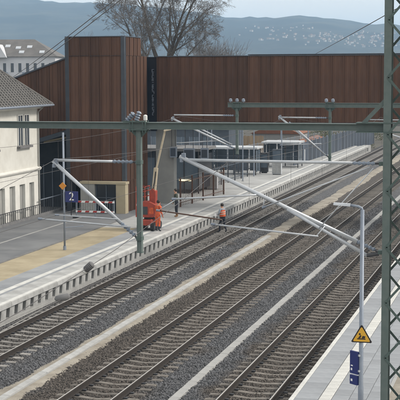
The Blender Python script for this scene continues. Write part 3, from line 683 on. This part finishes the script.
MB().bar((1.08,-.1,5.6), (1.5,.1,5.68), .22, .07).build('boom_head', M['beige_boom'], mc)
MB().tube([(.12,-.1,1.8),(.42,-.1,2.9)], .035, 8).build('lift_cylinder', M['galv'], mc)

for dx in (-.10, -.07): MB().tube([(dx+.2,-.18,1.3),(dx+.32,-.2,1.9),(dx+.52,-.17,2.7),(dx+.60,-.15,3.3)], .016, 6).build('hose', M['rubber'], mc)
MB().box(-.66, -.40, -.636, -.633, 1.38, 1.50).build('decal', M['white'], mc); MB().box(.42, .60, -.3, .3, .64, .72).build('step', M['dark_steel'], mc)
MB().bev(-.66, -.34, -.50, -.30, 2.10, 2.40, .02).build('control_box', M['rubber'], mc)
MB().tube([(-.5,.3,1.5),(-.5,.3,1.95),(-.5,.38,2.02)], .035, 8).build('exhaust', M['dark_steel'], mc)
MB().box(.605, .62, -.45, -.2, 1.1, 1.3).build('work_lamp', M['white_frame'], mc)

# railing / fence behind the machine
fr = thing('bar_fence', 'rusty upright-bar fence along the platform behind the boom lift', 'fence', (-22.75, 79.0, .55), -math.atan2(.7, 9))
for k in range(30): MB().tube([(0,k*.31,.05),(0,k*.31,1.75)], .016, 5).build('bar', M['insul_brown'] if k % 6 else M['rust'], fr)
for zz in (.25, 1.6): MB().box(-.02, .02, -.1, 9.2, zz, zz+.05).build('rail', M['insul_brown'], fr)
for k in range(5): MB().box(-.045, .045, k*2.25-.045, k*2.25+.045, 0, 1.95).build('post', M['rust'], fr)

fr = thing('bar_fence', 'grey upright-bar fence between the waiting room and the nearer shelter', 'fence', (-24.35, 89.5, .55), -math.atan2(.5, 14))
for k in range(47): MB().tube([(0,k*.3,.05),(0,k*.3,1.45)], .014, 5).build('bar', M['slate_blue'], fr)
for zz in (.25, 1.35): MB().box(-.02, .02, -.1, 14.0, zz, zz+.05).build('rail', M['slate_blue'], fr)
for k in range(8): MB().box(-.04, .04, k*2.0-.04, k*2.0+.04, 0, 1.6).build('post', M['dark_steel'], fr)
# dark waiting room under the bridge with its lit tube lamp
wr = thing('waiting_room', 'dark glazed waiting room behind the bar fence under the footbridge', 'shelter', (-29.5, 90, .55))
MB().box(0, 5.6, 2.0, 2.1, 0, 3.1).build('rear_wall', M['slate_blue'], wr)
MB().box(-.1, 5.8, -2.2, 2.2, 3.1, 3.3).build('roof', M['conc_dark'], wr)
for k in range(6): MB().box(k*1.1, k*1.1+.07, -2.0, -1.93, 0, 3.1).build('post', M['dark_steel'], wr)
for k in range(5): MB().box(k*1.1+.08, k*1.1+1.09, -1.97, -1.95, .3, 2.6).build('pane', M['glassy'], wr)
MB().box(5.5, 5.56, -1.9, 2.0, .3, 2.8).build('pane', M['dark_glass'], wr)
MB().box(.3, 5.2, 1.5, 1.9, .42, .48).build('bench', M['wood'], wr)
ll = thing('tube_lamp', 'lit warm yellow tube lamp on the bar fence line', 'lamp', (-25.3, 87.6, 1.55))
MB().tube([(0,0,0),(1.0,0,0)], .05, 8).build('tube', M['lamp_lit'], ll)
MB().box(-.03, 1.03, -.06, .06, .055, .10).build('housing', M['white_frame'], ll)
for xx in (.05,.95): MB().box(xx-.02, xx+.02, .02, .06, -1.0, .06).build('post', M['dark_steel'], ll)
ab = thing('station_annex', 'low dark station annex with a row of windows behind the waiting room', 'building', (-41, 117, .55))
MB().box(0, 12.2, 0, 6, 0, 3.5).build('wall', M['slate_blue'], ab); MB().box(-.3, 12.5, -.4, 6.3, 3.5, 3.75).build('roof', M['conc_dark'], ab)
for k in range(9):
    wn = MB().box(.5+k*1.3, 1.4+k*1.3, -.02, .01, 1.0, 2.6).build('window', M['glassy'], ab)
    MB().box(.44+k*1.3, .497+k*1.3, -.05, 0, .95, 2.65).build('window_frame', M['galv_pole'], wn); MB().box(.92+k*1.3, .98+k*1.3, -.045, -.021, 1.0, 2.6).build('window_frame', M['galv_pole'], wn)
# hanging displays
for (xx, zz, wd_, lab) in ((-23.9, 3.72, .45, 'small grey hanging display box under the footbridge, left one'), (-22.95, 3.62, .75, 'grey hanging display box under the footbridge, middle one'), (-21.75, 3.65, .5, 'grey hanging display box under the footbridge, right one')):
    dbx = thing('hanging_display', lab, 'display', (xx, 80.6, zz), group='display boxes hung under the footbridge')
    MB().bev(0, wd_, -.12, .12, 0, .72, .02).build('case', M['insul'], dbx)
    MB().box(.05, wd_-.05, -.13, -.122, .08, .62).build('screen', M['panel_blue'], dbx)
    for q in (.1, wd_-.1): MB().tube([(q,0,.72),(q,0,5.94-zz)], .02, 6).build('hanger', M['dark_steel'], dbx)

# shelters further along
def shelter(x, y, wd, dp, lab):
    s_ = thing('platform_shelter', lab, 'shelter', (x, y, .55), group='glass platform shelters')
    MB().bev(-.2, wd+.2, -.2, dp+.3, 2.25, 2.42, .03).build('roof', M['roof_white'], s_)
    for xx in (0, wd/2, wd):
        for yy in (.1, dp): MB().box(xx-.04, xx+.04, yy-.04, yy+.04, 0, 2.25).build('post', M['dark_steel'], s_)
    for k in range(4): MB().box(k*wd/4+.06, (k+1)*wd/4-.06, dp-.02, dp+.0, .25, 2.1).build('pane', M['glassy'], s_)
    for k in range(2): MB().box(-.01, .01, .2+k*dp/2, dp/2+k*dp/2-.1, .25, 2.1).build('pane', M['glassy'], s_)
    for k in range(2): MB().box(wd-.01, wd+.01, .2+k*dp/2, dp/2+k*dp/2-.1, .25, 2.1).build('pane', M['glassy'], s_)
    for zz in (.9, 1.5): MB().box(0, wd, dp-.05, dp-.022, zz, zz+.05).build('rail', M['galv_pole'], s_)
    MB().box(.3, wd-.3, dp-.55, dp-.15, .42, .48).build('bench', M['slate_blue'], s_)
shelter(-27.4, 105, 3.9, 1.9, 'glass platform shelter with white roof, nearer of the two')
shelter(-24.7, 114, 3.2, 2.2, 'glass platform shelter with white roof, farther of the two beside the panel wall')
ib = thing('info_board', 'white framed information board standing before the nearer shelter', 'board', (-25.9, 96.5, .55))
MB().box(0, .75, -.03, .03, .35, 1.75).build('panel', M['white_frame'], ib); MB().box(.08, .67, -.042, -.032, .45, 1.65).build('poster', M['glassy'], ib)
for xx in (.03, .72): MB().box(xx-.04, xx+.04, .032, .10, 0, 1.8).build('leg', M['galv_pole'], ib)
for k, (xx, yy, wd, hh, m_, lab) in enumerate(((-27.5,100.2,.9,1.9,'slate_blue','dark blue-grey ticket machine left of the info board'), (-23.6,107.5,.7,1.8,'dark_steel','dark timetable case near the shelters'), (-22.9,109.4,.8,2.0,'slate_blue','blue-grey timetable case before the farther shelter'))):
    kc = thing('timetable_case', lab, 'case', (xx, yy, .55))
    MB().bev(0, wd, -.15, .15, .1, hh, .02).build('case', M[m_], kc); MB().box(.06, wd-.06, -.16, -.152, .5, hh-.15).build('screen', M['glassy'], kc); MB().box(.1, wd-.1, -.1, .1, 0, .1).build('foot', M['dark_steel'], kc)
# timber, sheds, panel wall
tm_ = thing('timber_hoarding', 'pale upright timber hoarding behind the shelters', 'hoarding', (-32.2, 133, .55))
for k in range(14): MB().box(k*.24, k*.24+.215, 0, .03+random.random()*.03, 0, 1.95+random.uniform(-.04,.04)).build('plank', M['wood'], tm_)
MB().box(0, 3.3, .062, .12, .9, 1.0).build('rail', M['wood'], tm_)
tm_ = thing('timber_stack', 'orange-brown stacked timber beside the pale hoarding', 'timber', (-32.0, 125, .55))
for k in range(9): MB().box(0, 1.2, -.2, .3, k*.22, k*.22+.19).build('beam', M['wood_o'], tm_)
def shed(x, y, wd, dp, h, rh, m_, lab):
    s_ = thing('shed', lab, 'shed', (x, y, -.5), group='low sheds beyond the platform')
    MB().box(0, wd, 0, dp, 0, h).build('wall', M[m_], s_)
    MB().prism([(-.2,h),(wd+.2,h),(wd/2,h+rh)], 'y', -.3, dp+.3).build('roof', M['roof_red'], s_)
    MB().box(wd*.3, wd*.5, -.03, -.002, 0, 1.6).build('door', M['dark_steel'], s_)
shed(-27.2, 136, 3.6, 5, 1.6, .9, 'wood', 'low timber shed with red-brown roof beyond the shelters')
shed(-28.6, 146, 4.6, 6, 1.4, .8, 'wood_o', 'wide low shed with orange-brown walls by the panel wall')
shed(-34, 150, 6, 6, 2.4, 1.2, 'plaster_grey', 'grey shed with red roof behind the timber hoarding')
pw = thing('panel_wall', 'blue-grey panel wall with posts along the far end of the platform', 'wall', (-22.4, 117, .0))
dvx, dvy = (-20.9+22.4), 48
for k in range(24):
    u = k/24; o = MB().box(-.03, .03, .06, 1.94, 0, 2.5).build('panel', M['panel_blue'], pw, (dvx*u, dvy*u, 0), -math.atan2(dvx, dvy))
    MB().box(-.06, .06, -.06, .06, 0, 2.65).build('post', M['galv_pole'], pw, (dvx*u, dvy*u, 0), -math.atan2(dvx, dvy))
for k, (xx, yy) in enumerate(((-23.4,104),(-22.3,124),(-22.3,139))):
    lp = thing('platform_lamp', ('slim grey lamp post before the shelters', 'slim grey lamp post by the near panel wall', 'slim grey lamp post by the far panel wall')[k], 'lamp post', (xx, yy, .55))
    MB().tube([(0,0,0),(0,0,5.0)], [.06,.04], 8).build('post', M['galv_pole'], lp); MB().bev(-.1,.5,-.1,.1,5.0,5.08,.02).build('lamp_head', M['galv_pole'], lp)

mf = thing('mesh_fence', 'galvanised mesh fence running behind the shelters', 'fence', (-29.2, 98, .55), -math.atan2(4.5, 46))
for k in range(18):
    MB().tube([(0,k*2.6,0),(0,k*2.6,1.9)], .035, 6).build('post', M['galv_pole'], mf)
    b = MB()
    for q in range(10): b.box(-.008, .008, k*2.6+.13+q*.25-.008, k*2.6+.13+q*.25+.008, .1, 1.8)
    for q in range(5): b.box(-.010, .010, k*2.6+.03, k*2.6+2.57, .1+q*.42, .12+q*.42)
    b.build('mesh_panel', M['galv'], mf)
rc = random.Random(21)
for k, (xx, yy, hh) in enumerate(((-24.6,93,5.2),(-23.2,99,4.6),(-26.6,102,5.0),(-22.6,112,4.4),(-24.3,120,4.8),(-23.6,131,4.6),(-27.9,118,5.5),(-30.4,112,5.5))):
    pp = thing('lamp_pole', ('slim grey post behind the bar fence', 'slim grey post right of the information board', 'slim grey post left of the nearer shelter', 'slim grey post before the farther shelter', 'slim grey post behind the farther shelter', 'slim grey post beside the far panel wall', 'slim grey post between the two shelters at the back', 'slim grey post behind the mesh fence')[k], 'lamp pole', (xx, yy, .55))
    MB().tube([(0,0,0),(0,0,hh)], .045, 7).build('post', M['galv_pole'], pp); MB().box(-.09,.09,-.09,.09,0,.05).build('base', M['conc'], pp)
    MB().bev(-.08, .35, -.08, .08, hh, hh+.06, .02).build('lamp_head', M['galv'], pp)
for k, (xx, yy) in enumerate(((-24.2,91.5),(-26.2,108.6),(-22.2,106),(-23.0,121.5),(-28.6,96))):
    cb_ = thing('switch_cabinet', ('small pale cabinet behind the bar fence', 'small pale cabinet inside the shelter row', 'small pale cabinet at the platform side of the shelters', 'small pale cabinet by the panel wall', 'small pale cabinet beside the waiting room')[k], 'cabinet', (xx, yy, .55))
    MB().bev(0,.8,-.2,.2,.08,1.25,.02).build('case', M['roof_white'], cb_); MB().box(.05,.75,-.15,.15,0,.08).build('plinth', M['conc_dark'], cb_); MB().box(.03,.385,-.212,-.202,.14,1.18).build('door', M['conc_light'], cb_); MB().box(.415,.77,-.212,-.202,.14,1.18).build('door', M['conc_light'], cb_)

# ---------------------------------------------------------------- right platform furniture
lpz = thing('lamp_post', 'slim blue-grey lamp post with short arm on the right platform', 'lamp post', (-4.20, 31.0, .55))
MB().tube([(0,0,0),(0,0,.9),(0,0,.95),(0,0,5.42)], [.07,.07,.058,.05], 14).build('post', M['galv_pole'], lpz, smooth=True)
MB().tube([(0,0,5.36),(-.02,0,5.46),(-.10,0,5.50),(-.32,0,5.53)], .036, 10).build('arm', M['galv_pole'], lpz, smooth=True)
MB().add([(-.30,-.06,5.50),(-.30,.06,5.50),(-.72,.09,5.53),(-.72,-.09,5.53),(-.30,-.045,5.57),(-.30,.045,5.57),(-.72,.07,5.585),(-.72,-.07,5.585)], [(3,2,1,0),(4,5,6,7),(0,1,5,4),(1,2,6,5),(2,3,7,6),(3,0,4,7)]).build('lamp_head', M['galv'], lpz)
MB().box(-.11,.11,-.11,.11,0,.02).build('base_plate', M['galv_pole'], lpz)
ws = thing('warning_sign', 'yellow triangular warning sign with black border on the slim lamp post', 'sign', (-4.18, 30.92, 2.62))
def tri(b, s_, y0, y1, zo=0):
    h = s_*.866; r_ = .09*s_
    b.prism([(-s_/2+r_*.5,-h/3+zo),(s_/2-r_*.5,-h/3+zo),(s_/2-r_*.12,-h/3+r_*.6+zo),(r_*.4,2*h/3-r_*.35+zo),(-r_*.4,2*h/3-r_*.35+zo),(-s_/2+r_*.12,-h/3+r_*.6+zo)], 'y', y0, y1)
    return b
tri(MB(), .53, -.012, .0, .15).build('black_border', M['black'], ws); tri(MB(), .43, -.018, -.0125, .15).build('yellow_field', M['yellow'], ws)
sy = MB(); zc = .13
sy.box(-.11, .10, -.022, -.0185, zc-.05, zc-.025); sy.prism([(-.09,zc-.02),(-.03,zc-.02),(.0,zc+.05),(-.03,zc+.06)], 'y', -.022, -.0185)
sy.prism([(.0,zc-.02),(.08,zc-.02),(.10,zc+.03),(.03,zc+.045)], 'y', -.022, -.0185); sy.tube([(-.045,-.022,zc+.085),(-.045,-.0185,zc+.085)], .025, 10)
sy.build('pictogram', M['black'], ws)
for zz in (.06, .24): MB().tube([(-.08,.07,zz),(.06,.07,zz)], .02, 6).build('clamp', M['galv'], ws)
bs = thing('flag_sign', 'navy blue double flag sign seen almost edge-on on the slim lamp post', 'sign', (-4.26, 30.96, 1.5), R(-38))
MB().bev(-.28, .0, -.03, .03, .28, .86, .004).build('upper_plate', M['navy'], bs)
MB().bev(-.28, -.02, -.03, .03, .0, .24, .004).build('lower_plate', M['navy'], bs)
for (a, b_, c, d) in ((-.24,-.19,.36,.42),(-.24,-.17,.47,.50),(-.24,-.18,.08,.14)):
    MB().box(a, b_, -.036, -.031, c, d).build('white_mark', M['white'], bs)
for zz in (.35, .75): MB().box(0.002, .05, -.02, .02, zz, zz+.05).build('bracket', M['galv'], bs)

# ---------------------------------------------------------------- people
def person(label, loc, rotz, J, cols, hat=None, vest=True, s_=1.0):
    """J: joint positions in metres relative to the feet, x to the figure's left, -y forward."""
    P = thing('person', label, 'person', loc, rotz)
    names = list(J); vid = {n_: i for i, n_ in enumerate(names)}
    rad = dict(pelvis=.135, waist=.125, chest=.15, collar=.10, neck=.055, head0=.075, head1=.09, head2=.07, shL=.075, shR=.075, elL=.052, elR=.052, wrL=.036, wrR=.036,
               paL=.032, paR=.032, hipL=.10, hipR=.10, knL=.066, knR=.066, anL=.045, anR=.045, toL=.036, toR=.036, nose=.02)
    ed = [('pelvis','waist'),('waist','chest'),('chest','collar'),('collar','neck'),('neck','head0'),('head0','head1'),('head1','head2'),('head1','nose')]
    for S in 'LR': ed += [('collar','sh'+S),('sh'+S,'el'+S),('el'+S,'wr'+S),('wr'+S,'pa'+S),('pelvis','hip'+S),('hip'+S,'kn'+S),('kn'+S,'an'+S),('an'+S,'to'+S)]
    vv = [Vector(J[n_]) for n_ in names]; rr = [rad[n_] for n_ in names]; ee = [(vid[a], vid[b]) for a, b in ed]; reg = list(names)
    for S in 'LR':
        w0 = Vector(J['wr'+S]); p0 = Vector(J['pa'+S]); d = (p0-w0).normalized(); side = d.cross(Vector((0,0,1)) if abs(d.z) < .8 else Vector((0,1,0))).normalized(); cu = d.cross(side)
        for k in range(5):
            o = (k-1.5)*.019; ln = (.055,.07,.075,.068,.052)[k]
            if k == 0: st_ = w0.lerp(p0, .5)-side*.02; m1 = st_-side*.03+d*.025; m2 = m1+d*.03-side*.008
            else: st_ = p0; m1 = p0+side*o+d*ln*.55; m2 = m1+d*ln*.4+cu*.02
            i0 = vid['pa'+S]; vv += [m1, m2]; rr += [.0095, .008]; reg += ['hand']*2; n0 = len(vv); ee += [(i0, n0-2), (n0-2, n0-1)]
    me = bpy.data.meshes.new('body'); me.from_pydata([v*s_ for v in vv], ee, []); ob = bpy.data.objects.new('body', me); COL.objects.link(ob)
    md = ob.modifiers.new('skin', 'SKIN'); md.use_smooth_shade = True
    for i, sv in enumerate(me.skin_vertices[0].data): sv.radius = (rr[i]*s_, rr[i]*s_); sv.use_root = (i == vid['pelvis'])
    sbm = ob.modifiers.new('sub', 'SUBSURF'); sbm.levels = 2; sbm.render_levels = 2
    dg = bpy.context.evaluated_depsgraph_get(); em = bpy.data.meshes.new_from_object(ob.evaluated_get(dg)); bpy.data.objects.remove(ob)
    em.materials.clear()
    for c in ('skin', cols[0], cols[1], cols[2]): em.materials.append(M[c])
    pos = np.array([list(v*s_) for v in vv])
    for pl_ in em.polygons:
        i = int(np.argmin(((pos-np.array(pl_.center))**2).sum(1))); n_ = reg[i]
        pl_.material_index = 1 if n_[:2] in ('wa','ch','co','sh','el') or n_ in ('wrL','wrR') else 2 if n_[:2] in ('pe','hi','kn') else 3 if n_[:2] in ('an','to') else 0
        pl_.use_smooth = True
    link('body', em, P)
    hd = Vector(J['head1']); h2 = Vector(J['head2'])
    def shell(name, m_, chain, radii, n=14):
        return MB().tube([Vector(c)*s_ for c in chain], [r_*s_ for r_ in radii], n).build(name, M[m_], P, smooth=True)
    if hat: shell('hard_hat', hat, [hd+Vector((0,-.01,.02)), hd+Vector((0,0,.05)), h2+Vector((0,.01,.02)), h2+Vector((0,.01,.06))], [.125,.112,.095,.03])
    else: shell('hair', 'hair', [hd+Vector((0,.035,-.03)), hd+Vector((0,.03,.03)), h2+Vector((0,.01,.03)), h2+Vector((0,.01,.065))], [.085,.10,.09,.04])
    if vest:
        a, b_, c = Vector(J['pelvis']), Vector(J['waist']), Vector(J['chest']); co = Vector(J['collar'])
        lo = a.lerp(b_, .25)
        me2 = MB().tube([lo*s_, b_*s_, c*s_, co.lerp(c,.25)*s_], [.178*s_,.172*s_,.192*s_,.125*s_], 16, cap=False)
        v_ = me2.build('vest', M['orange'], P, smooth=True)
        for u in (.15, .75): MB().tube([b_.lerp(c,u-.09)*s_, b_.lerp(c,u+.09)*s_], (.183+.014*u)*s_, 16, cap=False).build('reflective_band', M['hivis'], v_, smooth=True)
    for S in 'LR':   # eyes
        pass
    MB().tube([hd*s_+Vector((-.05,-.078,.0))*s_, hd*s_+Vector((-.02,-.09,.0))*s_], .01*s_, 6).build('eye', M['black'], P)
    MB().tube([hd*s_+Vector((.02,-.09,.0))*s_, hd*s_+Vector((.05,-.078,.0))*s_], .01*s_, 6).build('eye', M['black'], P)
    return P
walk = dict(pelvis=(0,0,.92), waist=(0,-.02,1.08), chest=(0,-.05,1.28), collar=(0,-.05,1.42), neck=(0,-.06,1.49), head0=(0,-.075,1.55), head1=(0,-.085,1.63), head2=(0,-.075,1.70), nose=(0,-.19,1.61),
    shL=(.19,-.05,1.40), shR=(-.19,-.05,1.40), elL=(.27,-.08,1.14), elR=(-.27,-.06,1.14), wrL=(.16,-.30,1.05), wrR=(-.16,-.28,1.02), paL=(.10,-.37,1.04), paR=(-.10,-.36,1.01),
    hipL=(.10,0,.88), hipR=(-.10,0,.88), knL=(.11,-.16,.50), knR=(-.10,.03,.49), anL=(.11,-.17,.08), anR=(-.10,.20,.12), toL=(.12,-.32,.04), toR=(-.10,.09,.05))
stand = dict(walk); stand.update(knL=(.11,-.02,.49), knR=(-.11,-.03,.49), anL=(.12,.02,.08), anR=(-.12,.02,.08), toL=(.14,-.13,.04), toR=(-.14,-.13,.04),
    elR=(-.28,.0,1.13), wrR=(-.25,-.14,.90), paR=(-.24,-.18,.82))
person('person in orange safety vest with dark hair walking beside the left track', (-18.25, 72.6, -.215), R(-120), walk, ('cloth_grey','cloth_dark','cloth_dark'))
cl = thing('clipboard', 'small white sheet held by the person in the orange vest', 'clipboard', (-18.62, 72.4, .80), R(-120))
MB().box(-.12, .12, -.015, .015, -.03, .16).build('board', M['white'], cl)
person('person in dark work clothes and tan boots standing right of the boom lift', (-21.35, 73.3, .552), R(-60), stand, ('cloth_olive','cloth_dark','boots'), None, False)
person('person in orange jacket standing at the side of the red boom lift', (-20.45, 66.4, .552), R(150), stand, ('orange','orange','cloth_dark'), None, False)

# ---------------------------------------------------------------- trees
def branch_tree(name, label, loc, height, seeds, spread, levels, m_tr, m_tw, cat='tree', lean=None, r0=.38, nkids=(3,4), tw_r=.012, cap=60000, group=None):
    rd_ = random.Random(seeds); T = thing(name, label, cat, loc, group=group); tb_, cb = MB(), MB()
    def grow(p, d, ln, r, lv):
        if len(cb.f) > cap: return
        pts = [p]; rs = [r]; n = 4 if lv < 3 else 3 if lv < 5 else 2
        for i in range(n):
            d = (d+Vector((rd_.gauss(0,.11), rd_.gauss(0,.11), rd_.gauss(.05,.07)))).normalized(); p = p+d*ln/n
            pts.append(p); rs.append(max(r*(1-.45*(i+1)/n), tw_r*.6))
        (tb_ if lv < 3 else cb).tube(pts, rs, 7 if lv == 0 else 6 if lv < 2 else 4 if lv < 4 else 3, cap=False)
        if lv >= levels: return
        kids = rd_.randint(*nkids)+(1 if lv in (2,3) else 0)
        for k in range(kids):
            j = rd_.randint(max(1, n-3 if lv else n-1), n); q = pts[j]
            if k == 0: nd = d; q = pts[-1]; an = rd_.uniform(.1,.3)
            else: an = rd_.uniform(.4,.85)*spread
            ax = d.orthogonal().normalized(); ax.rotate(Matrix.Rotation(rd_.uniform(0,6.283), 3, d))
            nd = d.copy(); nd.rotate(Matrix.Rotation(an, 3, ax))
            if lv >= 3: nd = (nd+Vector((0,0,-.12))).normalized()
            grow(q, nd, ln*rd_.uniform(.62,.86), max(rs[j]*rd_.uniform(.55,.75), tw_r), lv+1)
    grow(Vector((0,0,0)), Vector(lean or (0,0,1)).normalized(), height*.27, r0, 0)
    tb_.build('trunk', M[m_tr], T, smooth=True); cb.build('crown', M[m_tw], T); return T
def big_tree():
    T = thing('bare_tree', 'large bare winter tree with wide spreading crown rising behind the footbridge', 'tree', (-41.2, 135, -.9)); rd_ = random.Random(3)
    tb_, cb = MB(), MB()
    def grow(p, d, ln, r, lv):
        n = (5,5,4,3,2,2)[lv]; pts = [p]; rs = [r]; ds = [d]
        for i in range(n):
            d = (d+Vector((rd_.gauss(0,.10), rd_.gauss(0,.10), rd_.gauss(.05 if lv < 3 else -.01,.07)))).normalized(); p = p+d*ln/n
            pts.append(p); rs.append(max(r*(1-.86*(i+1)/n), .0095)); ds.append(d)
        (tb_ if lv < 2 else cb).tube(pts, rs, 8 if lv == 0 else 6 if lv == 1 else 4 if lv == 2 else 3, cap=False)
        if lv >= 5: return
        kids = (8, 10, 9, 7, 5)[lv]
        for k in range(kids):
            t_ = rd_.uniform(.25 if lv else .35, 1.0); f_ = t_*n; j = min(int(f_), n-1); q = pts[j].lerp(pts[j+1], f_-j); dd = ds[j+1]
            ax = dd.orthogonal().normalized(); ax.rotate(Matrix.Rotation(rd_.uniform(0,6.283), 3, dd))
            nd = dd.copy(); nd.rotate(Matrix.Rotation(rd_.uniform(.45,.95), 3, ax))
            grow(q, nd, ln*rd_.uniform(.34,.56)*(1.1-.3*t_), max(rs[j]*rd_.uniform(.45,.60), .0095), lv+1)
    tb_.tube([(0,0,0),(.1,0,4),(.25,0,8.6),(.35,0,11)], [.75,.62,.55,.50], 10, cap=False)
    f0 = Vector((.3,0,10.2))
    for (dx, dy, dz, ln, r) in ((-.62,.1,1,9.5,.28),(-.18,-.1,1,12,.32),(.20,.15,1,12,.30),(.60,-.1,1,11,.26),(1.0,.2,.75,7.5,.17),(-1.0,-.2,.70,6.5,.17),(.1,.8,.9,9,.22),(-.2,-.8,.9,9,.20)):
        grow(f0+Vector((dx*.2,dy*.2,rd_.uniform(-1.8,.6))), Vector((dx,dy,dz)).normalized(), ln, r*.85, 1)
    tb_.build('trunk', M['bark'], T, smooth=True); cb.build('crown', M['twig'], T)
    print('TREE', len(tb_.f), len(cb.f))
big_tree()
for k, (xx, yy, hh) in enumerate(((-36.9,142,12.8), (-38.6,146,14), (-41.4,150,16.5), (-34.6,146,17.0), (-52,150,17), (-46,152,18))):
    branch_tree('bare_tree', ('small pale bare tree at the right foot of the large tree', 'low bare tree just right of the large trunk', 'bare thicket tree behind the large trunk', 'slim grey bare tree rising over the footbridge roof', 'bare tree half hidden behind the brown tower', 'bare thicket tree left of the large trunk')[k],
        (xx, yy, -.9), hh, 30+k, .60, 5, 'twig2', 'twig2', r0=.16, nkids=(5,6), tw_r=.012, cap=42000, group='smaller bare trees behind the footbridge')
def bush(loc, rx, rz, n, sd_, lab):
    rd_ = random.Random(sd_); b = MB()
    for _ in range(n):
        th = rd_.uniform(0,6.283); ph = rd_.uniform(-.2,1.4); rr_ = rd_.uniform(.4,1)
        p = Vector((math.cos(th)*math.cos(ph)*rx*rr_, math.sin(th)*math.cos(ph)*rx*rr_, math.sin(ph)*rz*rr_+.2)); a = Vector((rd_.gauss(0,1),rd_.gauss(0,1),rd_.gauss(0,1))).normalized()*.12; c = a.orthogonal().normalized()*.07
        b.add([p-a, p+c, p+a, p-c], [(0,1,2,3)])
    t = thing('shrub', lab, 'shrub', loc, group='shrubs beyond the platform'); b.build('foliage', M['shrub'], t)
    MB().tube([(0,0,-.1),(0,0,rz*.6)], .05, 5).build('stem', M['bark'], t)
for k, (xx, yy, rx_, rz_) in enumerate(((-26,156,2.2,2.4),(-29,162,3,2.6),(-33,166,3,2.2),(-37,140,2.5,2.5),(-40,160,4,3),(-23.5,170,2.2,2.0),(-36,175,4,2.4),(-30,180,4,2.6),(-45,175,5,3.2),(-25,190,4,2.4))):
    bush((xx,yy,-.9 if yy > 150 else .5), rx_, rz_, 900, 60+k, 'dark leafy shrub beyond the platform end')

# ---------------------------------------------------------------- building behind and town on the hill
wb = thing('apartment_building', 'white apartment building with grey-brown roof and skylights behind the stair wing', 'building', (-104, 250, -.9), R(12))
W2, D2, HE, HR = 22, 12, 14.2, 17.6
MB().box(-W2, 4.2, 0, D2, 0, HE-.1).build('wall', M['white_wall'], wb)
MB().add([(-W2,-.5,HE-.4),(4.8,-.5,HE-.4),(-1.2,D2/2,HR),(-W2,D2/2,HR),(4.8,D2+.5,HE-.4),(-W2,D2+.5,HE-.4)], [(0,1,2,3),(1,4,2),(4,5,3,2)]).build('roof', M['tile_far'], wb)
for k in range(10):
    xx = 3.2-k*1.65
    for zz in (10.5, 7.4):
        wn = MB().box(xx-.32, xx+.32, -.03, .02, zz, zz+1.9).build('window', M['win'], wb)
        MB().box(xx-.42, xx-.322, -.08, -.0, zz-.05, zz+1.95).build('window_frame', M['white_frame'], wn)
    if k % 3 == 0: MB().box(xx-1.0, xx+.6, -.9, -.05, 9.6, 10.5).build('balcony', M['insul'], wb)
for xx, t_ in ((1.2,.25),(-1.8,.55),(-4.2,.5),(-6.6,.6),(-3.2,.25),(-9,.5)):
    yy = -.5+t_*(D2/2+.5); zz = HE-.4+t_*(HR-HE+.4); dyn = .42
    MB().add([(xx-.55,yy-dyn,zz-dyn*.58+.12),(xx+.55,yy-dyn,zz-dyn*.58+.12),(xx+.55,yy+dyn,zz+dyn*.58+.12),(xx-.55,yy+dyn,zz+dyn*.58+.12),(xx-.55,yy-dyn,zz-dyn*.58-.1),(xx+.55,yy-dyn,zz-dyn*.58-.1),(xx+.55,yy+dyn,zz+dyn*.58-.1),(xx-.55,yy+dyn,zz+dyn*.58-.1)],
        [(0,1,2,3),(0,4,5,1),(1,5,6,2),(2,6,7,3),(3,7,4,0)]).build('skylight', M['galv'], wb)
MB().prism([(-9.4,HE-.6),(-6.0,HE-.6),(-7.7,HE+2.2)], 'y', -1.2, 3).build('gable', M['white_wall'], wb)
hm = [MB().box(-3,3,-3,3,-6,2.4).prism([(-3.3,2.4),(3.3,2.4),(0,4.8)], 'y', -3.3, 3.3, 1).mesh('far_house', [M['house_far'], M['roof_far']]),
      MB().box(-3.5,3.5,-3,3,-6,2.6).prism([(-3.3,2.6),(3.3,2.6),(0,4.8)], 'x', -3.8, 3.8, 1).mesh('far_house', [M['house_far'], M['roof_far']]),
      MB().box(-6,6,-3,3,-6,3).prism([(-3.3,3),(3.3,3),(0,5)], 'x', -6.3, 6.3, 1).mesh('far_house', [M['house_far2'], M['roof_far']])]
rh = random.Random(5)
for k in range(190):
    cl_ = rh.choice([(-.118,2560,.012,45),(-.150,2520,.014,60),(-.165,2600,.016,60),(-.19,2480,.02,50),(-.21,2700,.014,60),(-.125,2600,.02,60),(-.135,2440,.03,50),(-.115,2700,.02,60)])
    u = rh.gauss(cl_[0], cl_[2]); y = rh.gauss(cl_[1], cl_[3]); xx = u*y
    if hill_z(xx, y) < 45: continue
    ho = link('far_house', rh.choice(hm), None, (xx, y, hill_z(xx, y)+1), rh.uniform(-1,1)); ho.scale = [rh.uniform(.3,.62)]*3
    tag(ho, 'tiny pale house among the village on the hazy far hillside', 'house', 'village houses on the far hillside')

# ---------------------------------------------------------------- haze
hz = MB().box(-9500, 9500, -400, 7100, -2.5, 252).build('haze', [])
stuff(hz); hz['label'] = 'pale blue haze over the valley'; hz['category'] = 'haze'
hz_mat = bpy.data.materials.new('haze'); hz_mat.use_nodes = True; t = hz_mat.node_tree
for n_ in list(t.nodes):
    if n_.type != 'OUTPUT_MATERIAL': t.nodes.remove(n_)
pv = t.nodes.new('ShaderNodeVolumePrincipled'); pv.inputs['Color'].default_value = (.47,.72,1,1); pv.inputs['Density'].default_value = .00021
pv.inputs['Density Attribute'].default_value = ''; pv.inputs['Anisotropy'].default_value = 0
t.links.new(pv.outputs[0], [n_ for n_ in t.nodes if n_.type == 'OUTPUT_MATERIAL'][0].inputs['Volume'])
hz.data.materials.append(hz_mat)
